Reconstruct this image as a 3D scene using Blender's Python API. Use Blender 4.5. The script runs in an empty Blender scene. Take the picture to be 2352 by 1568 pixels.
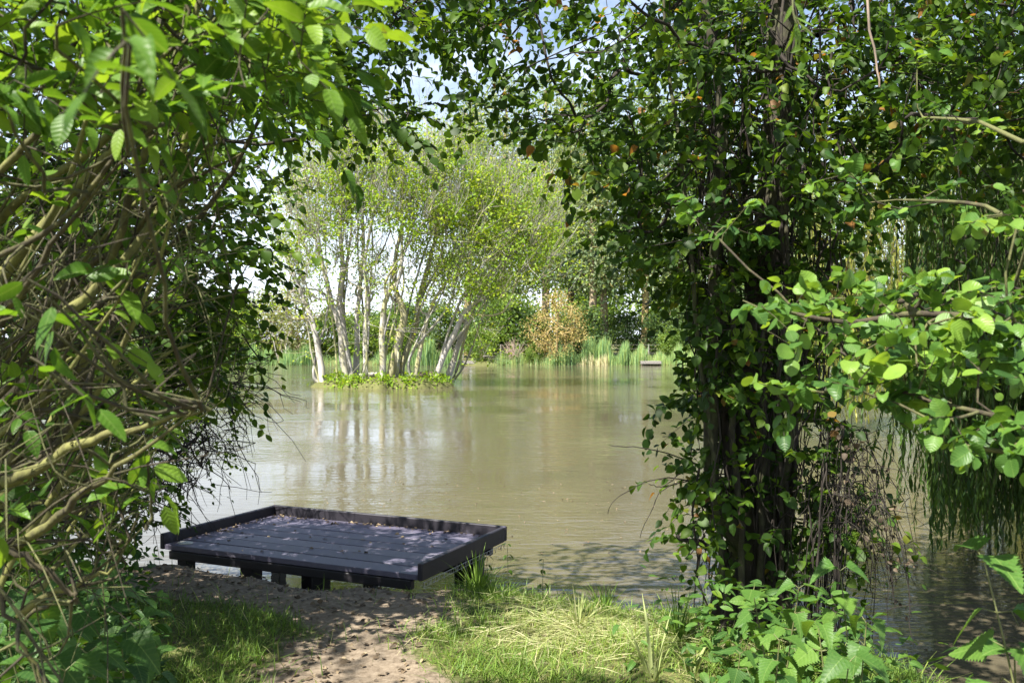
import bpy, math, random
import numpy as np
from mathutils import Vector

rng = np.random.default_rng(11)
random.seed(11)
SC = bpy.context.scene
COL = SC.collection
F = 2352 * 32 / 36.0           # focal length in pixels of a 2352 px wide view
EYE = 2.0                      # eye height above the water
S = np.array([-0.46, -0.50, 0.95]); S = S / np.linalg.norm(S)    # towards the sun


def P(u, v, d):
    return np.array([(u - 1176) / F * d, d, EYE - (v - 784) / F * d])


def PP(uvs, d):
    """pixel polyline -> world polyline; d is a number or a (start, end) pair"""
    n = len(uvs)
    ds = np.linspace(d[0], d[1], n) if isinstance(d, tuple) else [d] * n
    return np.array([P(u, v, q) for (u, v), q in zip(uvs, ds)])


def norm(a):
    return a / np.maximum(np.linalg.norm(a, axis=-1, keepdims=True), 1e-9)


# ------------------------------------------------------------------ objects
def tag(o, label=None, cat=None, group=None, kind=None):
    if label: o['label'] = label
    if cat: o['category'] = cat
    if group: o['group'] = group
    if kind: o['kind'] = kind
    return o


def thing(name, label, cat, loc=(0, 0, 0), group=None):
    o = bpy.data.objects.new(name, None)
    COL.objects.link(o)
    o.location = loc
    o.empty_display_size = 0.2
    return tag(o, label, cat, group)


class MB:
    """collects quads, builds ONE mesh object"""
    def __init__(self):
        self.v, self.f, self.t, self.uv, self.n = [], [], [], [], 0

    def add(self, v, f, tint=0.5, uv=None):
        v = np.asarray(v, float).reshape(-1, 3)
        f = np.asarray(f, int).reshape(-1, 4)
        self.v.append(v); self.f.append(f + self.n)
        self.t.append(np.broadcast_to(np.asarray(tint, float), (len(v),)))
        self.uv.append(np.zeros((len(v), 2)) if uv is None else uv)
        self.n += len(v)

    def box(self, c, sx, sy, sz, ax=(1, 0, 0), ay=(0, 1, 0), tint=.5, bev=0.006):
        """bevelled box: centre, sizes, axes"""
        ax = np.array(ax, float); ay = np.array(ay, float); az = np.cross(ax, ay)
        b = min(bev, sx * .3, sy * .3, sz * .3)
        prof = lambda X, Y: [(-X + b, -Y), (X - b, -Y), (X, -Y + b), (X, Y - b), (X - b, Y), (-X + b, Y), (-X, Y - b), (-X, -Y + b)]
        X, Y, Z = sx / 2, sy / 2, sz / 2
        rings = [(prof(X - b, Y - b), -Z), (prof(X, Y), -Z + b), (prof(X, Y), Z - b), (prof(X - b, Y - b), Z)]
        vs = [np.array(c) + ax * p[0] + ay * p[1] + az * z for r, z in rings for p in r]
        fs = []
        for k in range(3):
            for i in range(8):
                j = (i + 1) % 8
                fs.append((k * 8 + i, k * 8 + j, k * 8 + 8 + j, k * 8 + 8 + i))
        for k, rev in ((0, True), (24, False)):
            q = [(0, 1, 2, 3), (0, 3, 4, 7), (4, 5, 6, 7)]
            for a in q:
                a = tuple(k + i for i in a)
                fs.append(a[::-1] if rev else a)
        self.add(vs, fs, tint)

    def tube(self, pts, r, sides=6, tint=.5, wob=0.0):
        pts = np.asarray(pts, float); n = len(pts)
        r = np.broadcast_to(np.asarray(r, float), (n,))
        d = np.gradient(pts, axis=0); d = norm(d)
        ref = np.array([0.31, 0.17, 0.93]) if abs(d[0][2]) < .8 else np.array([0.9, .3, .1])
        a = norm(np.cross(d, ref)); b = np.cross(d, a)
        th = np.linspace(0, 2 * math.pi, sides, endpoint=False)
        rr = r[:, None] * (1 + (wob * rng.normal(size=(n, sides)) if wob else 0))
        v = pts[:, None, :] + rr[..., None] * (np.cos(th)[None, :, None] * a[:, None, :] + np.sin(th)[None, :, None] * b[:, None, :])
        i = np.arange(n - 1)[:, None]; j = np.arange(sides)[None, :]; j2 = (j + 1) % sides
        f = np.stack([i * sides + j, i * sides + j2, (i + 1) * sides + j2, (i + 1) * sides + j], -1).reshape(-1, 4)
        self.add(v.reshape(-1, 3), f, tint)
        if r[-1] > 0.008 and sides == 6:            # cap
            k = (n - 1) * 6
            self.add(v[-1], [(0, 1, 2, 3), (0, 3, 4, 5)], tint)

    def leaves(self, tpl, pos, d, nrm, size, tint):
        tv, tf, tuv = tpl
        pos = np.asarray(pos); N = len(pos)
        if N == 0: return
        d = norm(np.asarray(d, float)); nrm = np.asarray(nrm, float)
        x = norm(np.cross(d, nrm)); z = np.cross(x, d)
        size = np.broadcast_to(np.asarray(size, float), (N,))
        wx_ = rng.uniform(.72, 1.22, (N, 1, 1)); cz_ = rng.uniform(-.4, 2.3, (N, 1, 1)); tw_ = rng.normal(size=(N, 1, 1)) * .35
        sk = tv[None, :, 0:1] * wx_ + .12 * tw_ * tv[None, :, 1:2] ** 2
        v = pos[:, None, :] + size[:, None, None] * (sk * x[:, None, :] + tv[None, :, 1:2] * d[:, None, :] + (tv[None, :, 2:3] * cz_ + tw_ * tv[None, :, 0:1] * tv[None, :, 1:2]) * z[:, None, :])
        m = len(tv)
        f = (tf[None] + (np.arange(N) * m)[:, None, None]).reshape(-1, 4)
        self.add(v.reshape(-1, 3), f, np.repeat(np.broadcast_to(tint, (N,)), m), np.tile(tuv, (N, 1)))

    def mesh(self, name, mat, smooth=True):
        v = np.concatenate(self.v); f = np.concatenate(self.f)
        me = bpy.data.meshes.new(name)
        me.vertices.add(len(v)); me.vertices.foreach_set('co', v.astype(np.float32).ravel())
        me.loops.add(f.size); me.loops.foreach_set('vertex_index', f.astype(np.int32).ravel())
        me.polygons.add(len(f)); me.polygons.foreach_set('loop_start', (np.arange(len(f)) * 4).astype(np.int32))
        me.update(calc_edges=True)
        me.polygons.foreach_set('use_smooth', np.full(len(f), bool(smooth)))
        at = me.attributes.new('tint', 'FLOAT', 'POINT')
        at.data.foreach_set('value', np.concatenate(self.t).astype(np.float32))
        uv = np.concatenate(self.uv)
        if uv.any():
            a2 = me.attributes.new('blade', 'FLOAT_VECTOR', 'POINT')
            a2.data.foreach_set('vector', np.c_[uv, np.zeros(len(uv))].astype(np.float32).ravel())
        me.materials.append(mat)
        return me

    def build(self, name, mat, parent=None, smooth=True):
        o = bpy.data.objects.new(name, self.mesh(name, mat, smooth))
        COL.objects.link(o)
        if parent is not None:
            o.parent = parent
            o.matrix_parent_inverse.identity()
            o.location = -parent.location      # meshes here are written in world coordinates
        return o


def copy_tree(o, parent=None):
    c = o.copy(); COL.objects.link(c)
    if parent is not None: c.parent = parent
    for ch in [k for k in COL.objects if k.parent == o]:
        copy_tree(ch, c)
    return c


# ------------------------------------------------------------------ leaf shapes
def leaf_tpl(rows, w, fold=.3, curl=.25, wave=0.0):
    t = np.linspace(0, 1, rows); hw = np.array([w(q) for q in t])
    v, uv = [], []
    for i in range(rows):
        zc = -curl * t[i] ** 2
        e = fold * hw[i] + wave * math.sin(i * 1.9)
        y = t[i]
        v += [(-hw[i], y, zc + e), (0, y, zc), (hw[i], y, zc + e)]
        uv += [(-hw[i], y), (0, y), (hw[i], y)]
    f = []
    for i in range(rows - 1):
        a = i * 3
        f += [(a, a + 1, a + 4, a + 3), (a + 1, a + 2, a + 5, a + 4)]
    return np.array(v), np.array(f), np.array(uv)


w_ovate = lambda t: .012 + .62 * (max(t, 0) ** .62) * ((1 - t) ** .85)
w_round = lambda t: .015 + .44 * (math.sin(math.pi * min(1, t ** .92)) ** .5) * (1 - .1 * t)
w_small = lambda t: .02 + .36 * math.sin(math.pi * t ** .85) ** .7
w_narrow = lambda t: .006 + .105 * math.sin(math.pi * t ** .75)
def w_nettle(t):
    base = .46 * (min(1, t / .10) ** .5) * (1 - t) ** .72
    return .006 + base * (1 + (.14 if int(round(t * 26)) % 2 else -.10))
L_OVATE = leaf_tpl(9, w_ovate, .28, .28, .012)
L_ROUND = leaf_tpl(8, w_round, .30, .22, .02)
L_SMALL = leaf_tpl(5, w_small, .28, .2)
L_NARROW = leaf_tpl(5, w_narrow, .3, .35)
L_NETTLE = leaf_tpl(27, w_nettle, .22, .30, .004)
L_FAR = leaf_tpl(3, lambda t: [.06, .38, .05][int(round(t * 2))], .3, .15)
L_BLADE = leaf_tpl(4, lambda t: [.022, .020, .013, .002][int(round(t * 3))], .4, .45)
L_REED = leaf_tpl(3, lambda t: [.013, .012, .002][int(round(t * 2))], .4, .10)


# ------------------------------------------------------------------ materials
def newmat(name):
    m = bpy.data.materials.new(name); m.use_nodes = True
    nt = m.node_tree; nt.nodes.clear()
    return m, nt, nt.nodes.new('ShaderNodeOutputMaterial')


def ramp(nt, stops, fac=None):
    r = nt.nodes.new('ShaderNodeValToRGB')
    while len(r.color_ramp.elements) < len(stops):
        r.color_ramp.elements.new(.5)
    for e, (p, c) in zip(r.color_ramp.elements, stops):
        e.position = p; e.color = (*c, 1)
    if fac is not None: nt.links.new(fac, r.inputs[0])
    return r


def noise(nt, scale, detail=4, vec=None, rough=.55):
    n = nt.nodes.new('ShaderNodeTexNoise')
    n.inputs['Scale'].default_value = scale; n.inputs['Detail'].default_value = detail
    n.inputs['Roughness'].default_value = rough
    if vec is not None: nt.links.new(vec, n.inputs['Vector'])
    return n


def objco(nt):
    return nt.nodes.new('ShaderNodeTexCoord').outputs['Object']


def leafmat(name, stops, trans=.45, rough=.42, veins=False, yel=(1.25, 1.12, .45)):
    m, nt, out = newmat(name); L = nt.links.new
    at = nt.nodes.new('ShaderNodeAttribute'); at.attribute_name = 'tint'
    cr = ramp(nt, stops, at.outputs['Fac'])
    col = cr.outputs['Color']
    pr = nt.nodes.new('ShaderNodeBsdfPrincipled')
    if veins:
        bl = nt.nodes.new('ShaderNodeAttribute'); bl.attribute_name = 'blade'
        sx = nt.nodes.new('ShaderNodeSeparateXYZ'); L(bl.outputs['Vector'], sx.inputs[0])
        ab = nt.nodes.new('ShaderNodeMath'); ab.operation = 'ABSOLUTE'; L(sx.outputs['X'], ab.inputs[0])
        k = nt.nodes.new('ShaderNodeMath'); k.operation = 'MULTIPLY_ADD'; k.inputs[1].default_value = -.75
        L(ab.outputs[0], k.inputs[0]); L(sx.outputs['Y'], k.inputs[2])
        s_ = nt.nodes.new('ShaderNodeMath'); s_.operation = 'MULTIPLY'; s_.inputs[1].default_value = 46; L(k.outputs[0], s_.inputs[0])
        sn = nt.nodes.new('ShaderNodeMath'); sn.operation = 'SINE'; L(s_.outputs[0], sn.inputs[0])
        rib = nt.nodes.new('ShaderNodeMapRange'); rib.inputs['From Min'].default_value = 0; rib.inputs['From Max'].default_value = .02
        rib.inputs['To Min'].default_value = .7; rib.inputs['To Max'].default_value = 0; L(ab.outputs[0], rib.inputs['Value'])
        vn = nt.nodes.new('ShaderNodeMapRange'); vn.inputs['From Min'].default_value = .55; vn.inputs['From Max'].default_value = 1
        vn.inputs['To Min'].default_value = 0; vn.inputs['To Max'].default_value = .13; L(sn.outputs[0], vn.inputs['Value'])
        mx = nt.nodes.new('ShaderNodeMath'); mx.operation = 'MAXIMUM'; L(rib.outputs[0], mx.inputs[0]); L(vn.outputs[0], mx.inputs[1])
        mi = nt.nodes.new('ShaderNodeMix'); mi.data_type = 'RGBA'; L(mx.outputs[0], mi.inputs['Factor'])
        L(col, mi.inputs['A']); mi.inputs['B'].default_value = (.19, .29, .08, 1)
        nz = noise(nt, 55, 3)
        mm = nt.nodes.new('ShaderNodeMix'); mm.data_type = 'RGBA'; mm.blend_type = 'MULTIPLY'; mm.inputs['Factor'].default_value = .5
        bn = noise(nt, 38, 5, None, .7); br_ = ramp(nt, [(.655, (0, 0, 0)), (.70, (.85, .85, .85))], bn.outputs['Fac'])
        b2 = nt.nodes.new('ShaderNodeMix'); b2.data_type = 'RGBA'; L(br_.outputs[0], b2.inputs['Factor']); L(mi.outputs['Result'], b2.inputs['A']); b2.inputs['B'].default_value = (.17, .12, .045, 1)
        L(b2.outputs['Result'], mm.inputs['A'])
        rr = ramp(nt, [(.3, (.62, .66, .6)), (.7, (1.25, 1.2, 1.1))], nz.outputs['Fac']); L(rr.outputs['Color'], mm.inputs['B'])
        col = mm.outputs['Result']
        bp = nt.nodes.new('ShaderNodeBump'); bp.inputs['Strength'].default_value = .14; bp.inputs['Distance'].default_value = .003
        L(sn.outputs[0], bp.inputs['Height']); L(bp.outputs[0], pr.inputs['Normal'])
    L(col, pr.inputs['Base Color'])
    pr.inputs['Roughness'].default_value = rough
    pr.inputs['Specular IOR Level'].default_value = .30
    tr = nt.nodes.new('ShaderNodeBsdfTranslucent')
    g = nt.nodes.new('ShaderNodeMix'); g.data_type = 'RGBA'; g.blend_type = 'MULTIPLY'; g.inputs['Factor'].default_value = 1
    L(col, g.inputs['A']); g.inputs['B'].default_value = (*yel, 1); L(g.outputs['Result'], tr.inputs['Color'])
    ms = nt.nodes.new('ShaderNodeMixShader'); ms.inputs[0].default_value = trans
    L(pr.outputs[0], ms.inputs[1]); L(tr.outputs[0], ms.inputs[2]); L(ms.outputs[0], out.inputs['Surface'])
    return m


def barkmat(name, a, b, lichen=None, amount=.6, scale=9, bump=.6, rough=.9):
    m, nt, out = newmat(name); L = nt.links.new
    co = objco(nt)
    mp = nt.nodes.new('ShaderNodeMapping'); mp.inputs['Scale'].default_value = (1, 1, .35); L(co, mp.inputs[0])
    n1 = noise(nt, scale * 3, 6, mp.outputs[0], .7)
    cr = ramp(nt, [(.32, a), (.7, b)], n1.outputs['Fac']); col = cr.outputs['Color']
    at = nt.nodes.new('ShaderNodeAttribute'); at.attribute_name = 'tint'
    if lichen:
        n2 = noise(nt, scale, 5, co, .75)
        ad = nt.nodes.new('ShaderNodeMath'); ad.operation = 'MULTIPLY_ADD'; ad.inputs[1].default_value = .35
        L(at.outputs['Fac'], ad.inputs[0]); L(n2.outputs['Fac'], ad.inputs[2])
        r2 = ramp(nt, [(.62 - .1 * amount, (0, 0, 0)), (.86 - .1 * amount, (1, 1, 1))], ad.outputs[0])
        mi = nt.nodes.new('ShaderNodeMix'); mi.data_type = 'RGBA'; L(r2.outputs['Color'], mi.inputs['Factor'])
        L(col, mi.inputs['A']); mi.inputs['B'].default_value = (*lichen, 1); col = mi.outputs['Result']
    pr = nt.nodes.new('ShaderNodeBsdfPrincipled'); L(col, pr.inputs['Base Color']); pr.inputs['Roughness'].default_value = rough
    bp = nt.nodes.new('ShaderNodeBump'); bp.inputs['Strength'].default_value = bump; bp.inputs['Distance'].default_value = .01
    L(n1.outputs['Fac'], bp.inputs['Height']); L(bp.outputs[0], pr.inputs['Normal'])
    L(pr.outputs[0], out.inputs['Surface'])
    return m


M = {}
M['bush_leaf'] = leafmat('bush leaf', [(0, (.040, .105, .014)), (.5, (.095, .205, .022)), (1, (.190, .310, .034))], .52, .45, True)
M['dark_leaf'] = leafmat('hawthorn leaf', [(0, (.026, .062, .009)), (.5, (.060, .125, .014)), (1, (.165, .260, .026))], .58, .5)
M['ivy_leaf'] = leafmat('ivy leaf', [(0, (.024, .058, .009)), (.55, (.056, .120, .014)), (.9, (.150, .245, .025)), (1, (.26, .13, .04))], .55, .5)
M['apple_leaf'] = leafmat('apple leaf', [(0, (.036, .095, .024)), (.5, (.095, .205, .038)), (1, (.215, .350, .055))], .48, .40, True)
M['willow_leaf'] = leafmat('willow leaf', [(0, (.034, .080, .016)), (1, (.095, .170, .028))], .48, .5)
M['yellow_willow_leaf'] = leafmat('pale willow leaf', [(0, (.14, .19, .030)), (1, (.30, .30, .055))], .45, .5)
M['nettle_leaf'] = leafmat('nettle leaf', [(0, (.032, .085, .020)), (.5, (.065, .150, .028)), (1, (.120, .220, .035))], .40, .5, True)
M['island_leaf'] = leafmat('spring leaf', [(0, (.150, .270, .026)), (.6, (.250, .390, .032)), (1, (.400, .480, .050))], .52, .5)
M['poplar_leaf'] = leafmat('poplar leaf', [(0, (.120, .190, .095)), (.5, (.200, .280, .150)), (1, (.330, .400, .230))], .58, .45)
M['green_leaf'] = leafmat('shrub leaf', [(0, (.090, .165, .036)), (.5, (.150, .250, .050)), (1, (.270, .370, .080))], .56, .5)
M['deep_leaf'] = leafmat('understory leaf', [(0, (.055, .110, .045)), (1, (.170, .260, .095))], .58, .5)
M['olive_leaf'] = leafmat('olive leaf', [(0, (.140, .180, .060)), (1, (.280, .300, .110))], .45, .5)
M['gold_leaf'] = leafmat('golden leaf', [(0, (.34, .26, .09)), (.6, (.48, .39, .14)), (1, (.52, .46, .19))], .45, .6, yel=(1.1, 1, .7))
M['reed'] = leafmat('reed blade', [(0, (.150, .270, .110)), (.4, (.240, .390, .170)), (.7, (.33, .46, .14)), (.88, (.42, .48, .18)), (1, (.66, .60, .38))], .4, .5, yel=(1.1, 1.05, .7))
M['grass'] = leafmat('grass blade', [(0, (.065, .140, .020)), (.55, (.170, .275, .042)), (.8, (.31, .38, .09)), (1, (.50, .46, .24))], .42, .5, yel=(1.15, 1.08, .5))
M['straw'] = leafmat('cut grass', [(0, (.26, .32, .10)), (.5, (.40, .42, .20)), (1, (.58, .54, .34))], .4, .55, yel=(1.1, 1.05, .7))
M['litter'] = leafmat('dead leaf', [(0, (.06, .045, .03)), (.6, (.16, .115, .07)), (1, (.34, .27, .17))], .15, .7, yel=(1, 1, 1))
M['bush_bark'] = barkmat('lichen stem', (.020, .016, .008), (.070, .058, .026), (.150, .150, .040), .5, 11)
M['twig'] = barkmat('twig', (.016, .012, .007), (.056, .043, .025), (.10, .105, .035), .4, 14)
M['dark_twig'] = barkmat('dark twig', (.012, .009, .007), (.034, .026, .019), None, 0, 14)
M['dark_bark'] = barkmat('dark bark', (.014, .011, .008), (.050, .039, .027), (.07, .075, .03), .2, 7, 1.0)
M['pale_bark'] = barkmat('pale bark', (.22, .20, .175), (.54, .51, .46), (.30, .28, .13), .15, 1.2, .5)
M['poplar_bark'] = barkmat('poplar bark', (.16, .12, .08), (.36, .29, .20), (.34, .25, .09), .3, .8, .4)
M['far_bark'] = barkmat('far bark', (.06, .045, .03), (.15, .12, .085), None, 0, 1)
M['gold_bark'] = barkmat('golden bark', (.15, .11, .05), (.28, .21, .09), None, 0, 2)
M['dry_twig'] = barkmat('dry twig', (.22, .16, .12), (.42, .33, .26), None, 0, 2)
M['grey_twig'] = barkmat('grey twig', (.17, .16, .15), (.38, .365, .35), (.28, .28, .12), .15, 2, .3)
M['old_wood'] = barkmat('old timber', (.13, .12, .105), (.30, .28, .25), None, 0, 5, .4)
M['stem'] = barkmat('green stem', (.070, .090, .030), (.150, .150, .055), None, 0, 16, .2, .6)


def deckmat():
    m, nt, out = newmat('recycled plastic board'); L = nt.links.new
    co = objco(nt)
    n = noise(nt, 5, 6, co, .7)
    at = nt.nodes.new('ShaderNodeAttribute'); at.attribute_name = 'tint'
    ad = nt.nodes.new('ShaderNodeMath'); ad.operation = 'MULTIPLY_ADD'; ad.inputs[1].default_value = .5
    L(at.outputs['Fac'], ad.inputs[0]); L(n.outputs['Fac'], ad.inputs[2])
    cr = ramp(nt, [(.40, (.016, .014, .020)), (.52, (.064, .060, .090)), (.8, (.090, .083, .120)), (1, (.13, .12, .15))], ad.outputs[0])
    n2 = noise(nt, 70, 3, co)
    pr = nt.nodes.new('ShaderNodeBsdfPrincipled'); L(cr.outputs[0], pr.inputs['Base Color'])
    rr = nt.nodes.new('ShaderNodeMapRange'); rr.inputs['To Min'].default_value = .42; rr.inputs['To Max'].default_value = .68; L(n.outputs['Fac'], rr.inputs['Value']); L(rr.outputs[0], pr.inputs['Roughness'])
    bp = nt.nodes.new('ShaderNodeBump'); bp.inputs['Strength'].default_value = .25; bp.inputs['Distance'].default_value = .004
    L(n2.outputs['Fac'], bp.inputs['Height']); L(bp.outputs[0], pr.inputs['Normal'])
    L(pr.outputs[0], out.inputs['Surface'])
    return m


def plainmat(name, c, rough=.6, metal=0):
    m, nt, out = newmat(name)
    n = noise(nt, 20, 4)
    cr = ramp(nt, [(.3, tuple(q * .75 for q in c)), (.7, c)], n.outputs['Fac'])
    pr = nt.nodes.new('ShaderNodeBsdfPrincipled'); nt.links.new(cr.outputs[0], pr.inputs['Base Color'])
    pr.inputs['Roughness'].default_value = rough; pr.inputs['Metallic'].default_value = metal
    nt.links.new(pr.outputs[0], out.inputs['Surface'])
    return m


M['deck'] = deckmat()
M['black_plastic'] = plainmat('black plastic', (.012, .011, .014), .5)
M['wire'] = plainmat('galvanised wire', (.45, .45, .45), .4, .7)
M['disc'] = plainmat('pale disc', (.55, .55, .50), .5)


def groundmat():
    m, nt, out = newmat('bank soil'); L = nt.links.new
    co = objco(nt)
    at = nt.nodes.new('ShaderNodeAttribute'); at.attribute_name = 'tint'      # 1 = bare path, 0 = turf
    n1 = noise(nt, 2.2, 6, co, .7); n2 = noise(nt, 30, 5, co, .7); n3 = noise(nt, 140, 3, co)
    ad = nt.nodes.new('ShaderNodeMath'); ad.operation = 'MULTIPLY_ADD'; ad.inputs[1].default_value = .7; ad.inputs[2].default_value = -.35
    L(n2.outputs['Fac'], ad.inputs[0])
    a2 = nt.nodes.new('ShaderNodeMath'); a2.operation = 'ADD'; L(ad.outputs[0], a2.inputs[0]); L(at.outputs['Fac'], a2.inputs[1])
    msk = ramp(nt, [(.35, (0, 0, 0)), (.6, (1, 1, 1))], a2.outputs[0])
    soil = ramp(nt, [(.3, (.090, .068, .046)), (.5, (.185, .146, .105)), (.75, (.28, .23, .17))], n2.outputs['Fac'])
    turf = ramp(nt, [(.3, (.055, .060, .022)), (.5, (.095, .105, .035)), (.72, (.20, .17, .075))], n2.outputs['Fac'])
    mi = nt.nodes.new('ShaderNodeMix'); mi.data_type = 'RGBA'; L(msk.outputs[0], mi.inputs['Factor']); L(turf.outputs[0], mi.inputs['A']); L(soil.outputs[0], mi.inputs['B'])
    mm = nt.nodes.new('ShaderNodeMix'); mm.data_type = 'RGBA'; mm.blend_type = 'MULTIPLY'; mm.inputs['Factor'].default_value = .6
    r1 = ramp(nt, [(.3, (.6, .6, .6)), (.7, (1.15, 1.15, 1.15))], n1.outputs['Fac']); L(mi.outputs['Result'], mm.inputs['A']); L(r1.outputs[0], mm.inputs['B'])
    pr = nt.nodes.new('ShaderNodeBsdfPrincipled'); L(mm.outputs['Result'], pr.inputs['Base Color']); pr.inputs['Roughness'].default_value = .95
    pr.inputs['Specular IOR Level'].default_value = .2
    sm = nt.nodes.new('ShaderNodeMath'); sm.operation = 'ADD'; L(n2.outputs['Fac'], sm.inputs[0]); L(n3.outputs['Fac'], sm.inputs[1])
    bp = nt.nodes.new('ShaderNodeBump'); bp.inputs['Strength'].default_value = .4; bp.inputs['Distance'].default_value = .015
    L(sm.outputs[0], bp.inputs['Height']); L(bp.outputs[0], pr.inputs['Normal'])
    L(pr.outputs[0], out.inputs['Surface'])
    return m


def watermat():
    m, nt, out = newmat('pond water'); L = nt.links.new
    co = objco(nt)
    mp = nt.nodes.new('ShaderNodeMapping'); mp.inputs['Scale'].default_value = (.62, 1.35, 1); mp.inputs['Rotation'].default_value = (0, 0, math.radians(8)); L(co, mp.inputs[0])
    a = noise(nt, 5.5, 3, mp.outputs[0], .5); b = noise(nt, 1.4, 2, mp.outputs[0], .5)
    c = noise(nt, .16, 3, co, .6)
    mu = nt.nodes.new('ShaderNodeMath'); mu.operation = 'MULTIPLY_ADD'; mu.inputs[1].default_value = 1.6
    L(b.outputs['Fac'], mu.inputs[0]); L(a.outputs['Fac'], mu.inputs[2])
    amp = nt.nodes.new('ShaderNodeMapRange'); amp.inputs['From Min'].default_value = .42; amp.inputs['From Max'].default_value = .60
    amp.inputs['To Min'].default_value = .03; amp.inputs['To Max'].default_value = .19; L(c.outputs['Fac'], amp.inputs['Value'])
    bp = nt.nodes.new('ShaderNodeBump'); bp.inputs['Distance'].default_value = .10
    L(amp.outputs[0], bp.inputs['Strength']); L(mu.outputs[0], bp.inputs['Height'])
    d = noise(nt, .08, 4, co, .6)
    cr = ramp(nt, [(.3, (.078, .067, .043)), (.7, (.108, .094, .061))], d.outputs['Fac'])
    pr = nt.nodes.new('ShaderNodeBsdfPrincipled'); L(cr.outputs[0], pr.inputs['Base Color'])
    pr.inputs['Roughness'].default_value = .05; pr.inputs['IOR'].default_value = 1.36; pr.inputs['Specular IOR Level'].default_value = .6
    L(bp.outputs[0], pr.inputs['Normal']); L(pr.outputs[0], out.inputs['Surface'])
    return m


M['ground'] = groundmat(); M['water'] = watermat()

# ------------------------------------------------------------------ terrain
SH = np.array([(-120, 30), (-60, 16), (-20, 10), (-8, 8.2), (-4, 7.4), (-2.5, 7.08), (-1.7, 6.78), (-.9, 6.48), (-.7, 6.42), (0, 6.38), (.5, 6.12), (1.2, 5.85), (1.65, 5.4),
               (1.95, 4.9), (2.15, 4.2), (2.6, 3.5), (4, 2.7), (10, 1), (40, -6), (120, -20)])
ISL = P(888, 888, 40.2)


def far_y(x):
    return 77 + .6 * np.sin(x * .35) + .4 * np.sin(x * 1.1 + 1) - np.clip(np.abs(x + 2) - 34, 0, 60) * .55


def hgt(x, y):
    x = np.asarray(x, float); y = np.asarray(y, float)
    d = y - np.interp(x, SH[:, 0], SH[:, 1]) + .07 * np.sin(x * 3.1) + .04 * np.sin(x * 8.3 + 1)
    z = np.interp(d, [-200, -30, -1.6, -.8, -.35, -.08, .12, 1, 3], [.6, .5, .41, .39, .32, .16, -.06, -.5, -.9])
    z = z + .014 * np.sin(x * 4.1 + 1) * np.sin(y * 3.7) * (d < -.2) + .008 * np.sin(x * 11 + y * 7) * (d < -.2)
    e = y - far_y(x)
    z2 = np.interp(e, [-3, -.4, .1, .8, 8, 60, 400], [-.9, -.15, .08, .35, .55, 1.0, 3.0])
    rr = np.sqrt(((x - ISL[0]) / 2.85) ** 2 + ((y - ISL[1] - .4) / 2.1) ** 2)
    ta = np.arctan2(y - ISL[1] - .4, x - ISL[0])
    rr = rr * (1 + .07 * np.sin(ta * 5 + 1) + .06 * np.sin(ta * 9) + .04 * np.sin(ta * 17))
    z3 = np.interp(rr, [0, .7, .95, 1.04, 1.5], [.50, .38, .17, -.1, -.9])
    return np.maximum(np.maximum(z, z2), z3)


def path_mask(x, y):
    """1 on the trodden earth"""
    lo = np.interp(y, [0, 3.5, 4.3, 5.0, 5.5, 5.9, 6.6], [-1.2, -1.15, -1.08, -1.20, -1.7, -2.6, -3.4])
    hi = np.interp(y, [0, 3.5, 4.3, 5.0, 5.5, 5.9, 6.6], [-.25, -.35, -.42, -.42, -.42, -.30, -.1])
    wob = .12 * np.sin(y * 5.1 + x * 2) + .06 * np.sin(y * 13 + x * 9)
    k = np.minimum(x - lo, hi - x) + wob
    return np.clip(.5 + k / .35, 0, 1) * (y < 8) * (y > -30)


def grid(a):
    return np.unique(np.concatenate(a).round(4))


gx = grid([np.linspace(-600, -60, 10), np.linspace(-60, -6, 46), np.arange(-9.6, -6, .15), np.arange(-6, 4.5, .07), np.linspace(4.5, 60, 50), np.linspace(60, 600, 10)])
gy = grid([np.linspace(-300, -10, 8), np.linspace(-10, 2.5, 26), np.arange(2.5, 8.6, .07), np.linspace(8.6, 36, 30), np.arange(36, 46, .2), np.linspace(46, 70, 13), np.arange(70, 90, .5), np.linspace(90, 900, 14)])
X, Y = np.meshgrid(gx, gy)
mb = MB()
nx, ny = len(gx), len(gy)
i, j = np.meshgrid(np.arange(nx - 1), np.arange(ny - 1))
q = (j * nx + i)
mb.add(np.stack([X, Y, hgt(X, Y)], -1).reshape(-1, 3), np.stack([q, q + 1, q + nx + 1, q + nx], -1).reshape(-1, 4), path_mask(X, Y).ravel())
tag(mb.build('ground', M['ground']), 'grassy earth bank with a trodden path down to the pond', 'ground', kind='structure')
mb = MB()
wx = np.linspace(-130, 130, 27); wy = np.linspace(-12, 92, 14)
X, Y = np.meshgrid(wx, wy); i, j = np.meshgrid(np.arange(26), np.arange(13)); q = j * 27 + i
mb.add(np.stack([X, Y, 0 * X], -1).reshape(-1, 3), np.stack([q, q + 1, q + 28, q + 27], -1).reshape(-1, 4))
tag(mb.build('pond_water', M['water']), 'murky olive brown pond water with soft ripples', 'water', kind='structure')


# ------------------------------------------------------------------ growing wood
def smooth(pts, n):
    pts = np.asarray(pts, float); m = len(pts)
    t = np.linspace(0, m - 1, n); out = np.zeros((n, 3))
    for k, q in enumerate(t):
        i1 = min(int(q), m - 2); f = q - i1
        p0, p1, p2, p3 = pts[max(i1 - 1, 0)], pts[i1], pts[i1 + 1], pts[min(i1 + 2, m - 1)]
        out[k] = .5 * (2 * p1 + (p2 - p0) * f + (2 * p0 - 5 * p1 + 4 * p2 - p3) * f * f + (3 * p1 - p0 - 3 * p2 + p3) * f ** 3)
    return out


def wiggle(pts, a):
    n = len(pts); w = np.cumsum(rng.normal(size=(n, 3)), 0); w -= np.linspace(0, 1, n)[:, None] * w[-1]
    return pts + a * w / math.sqrt(n)


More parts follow.
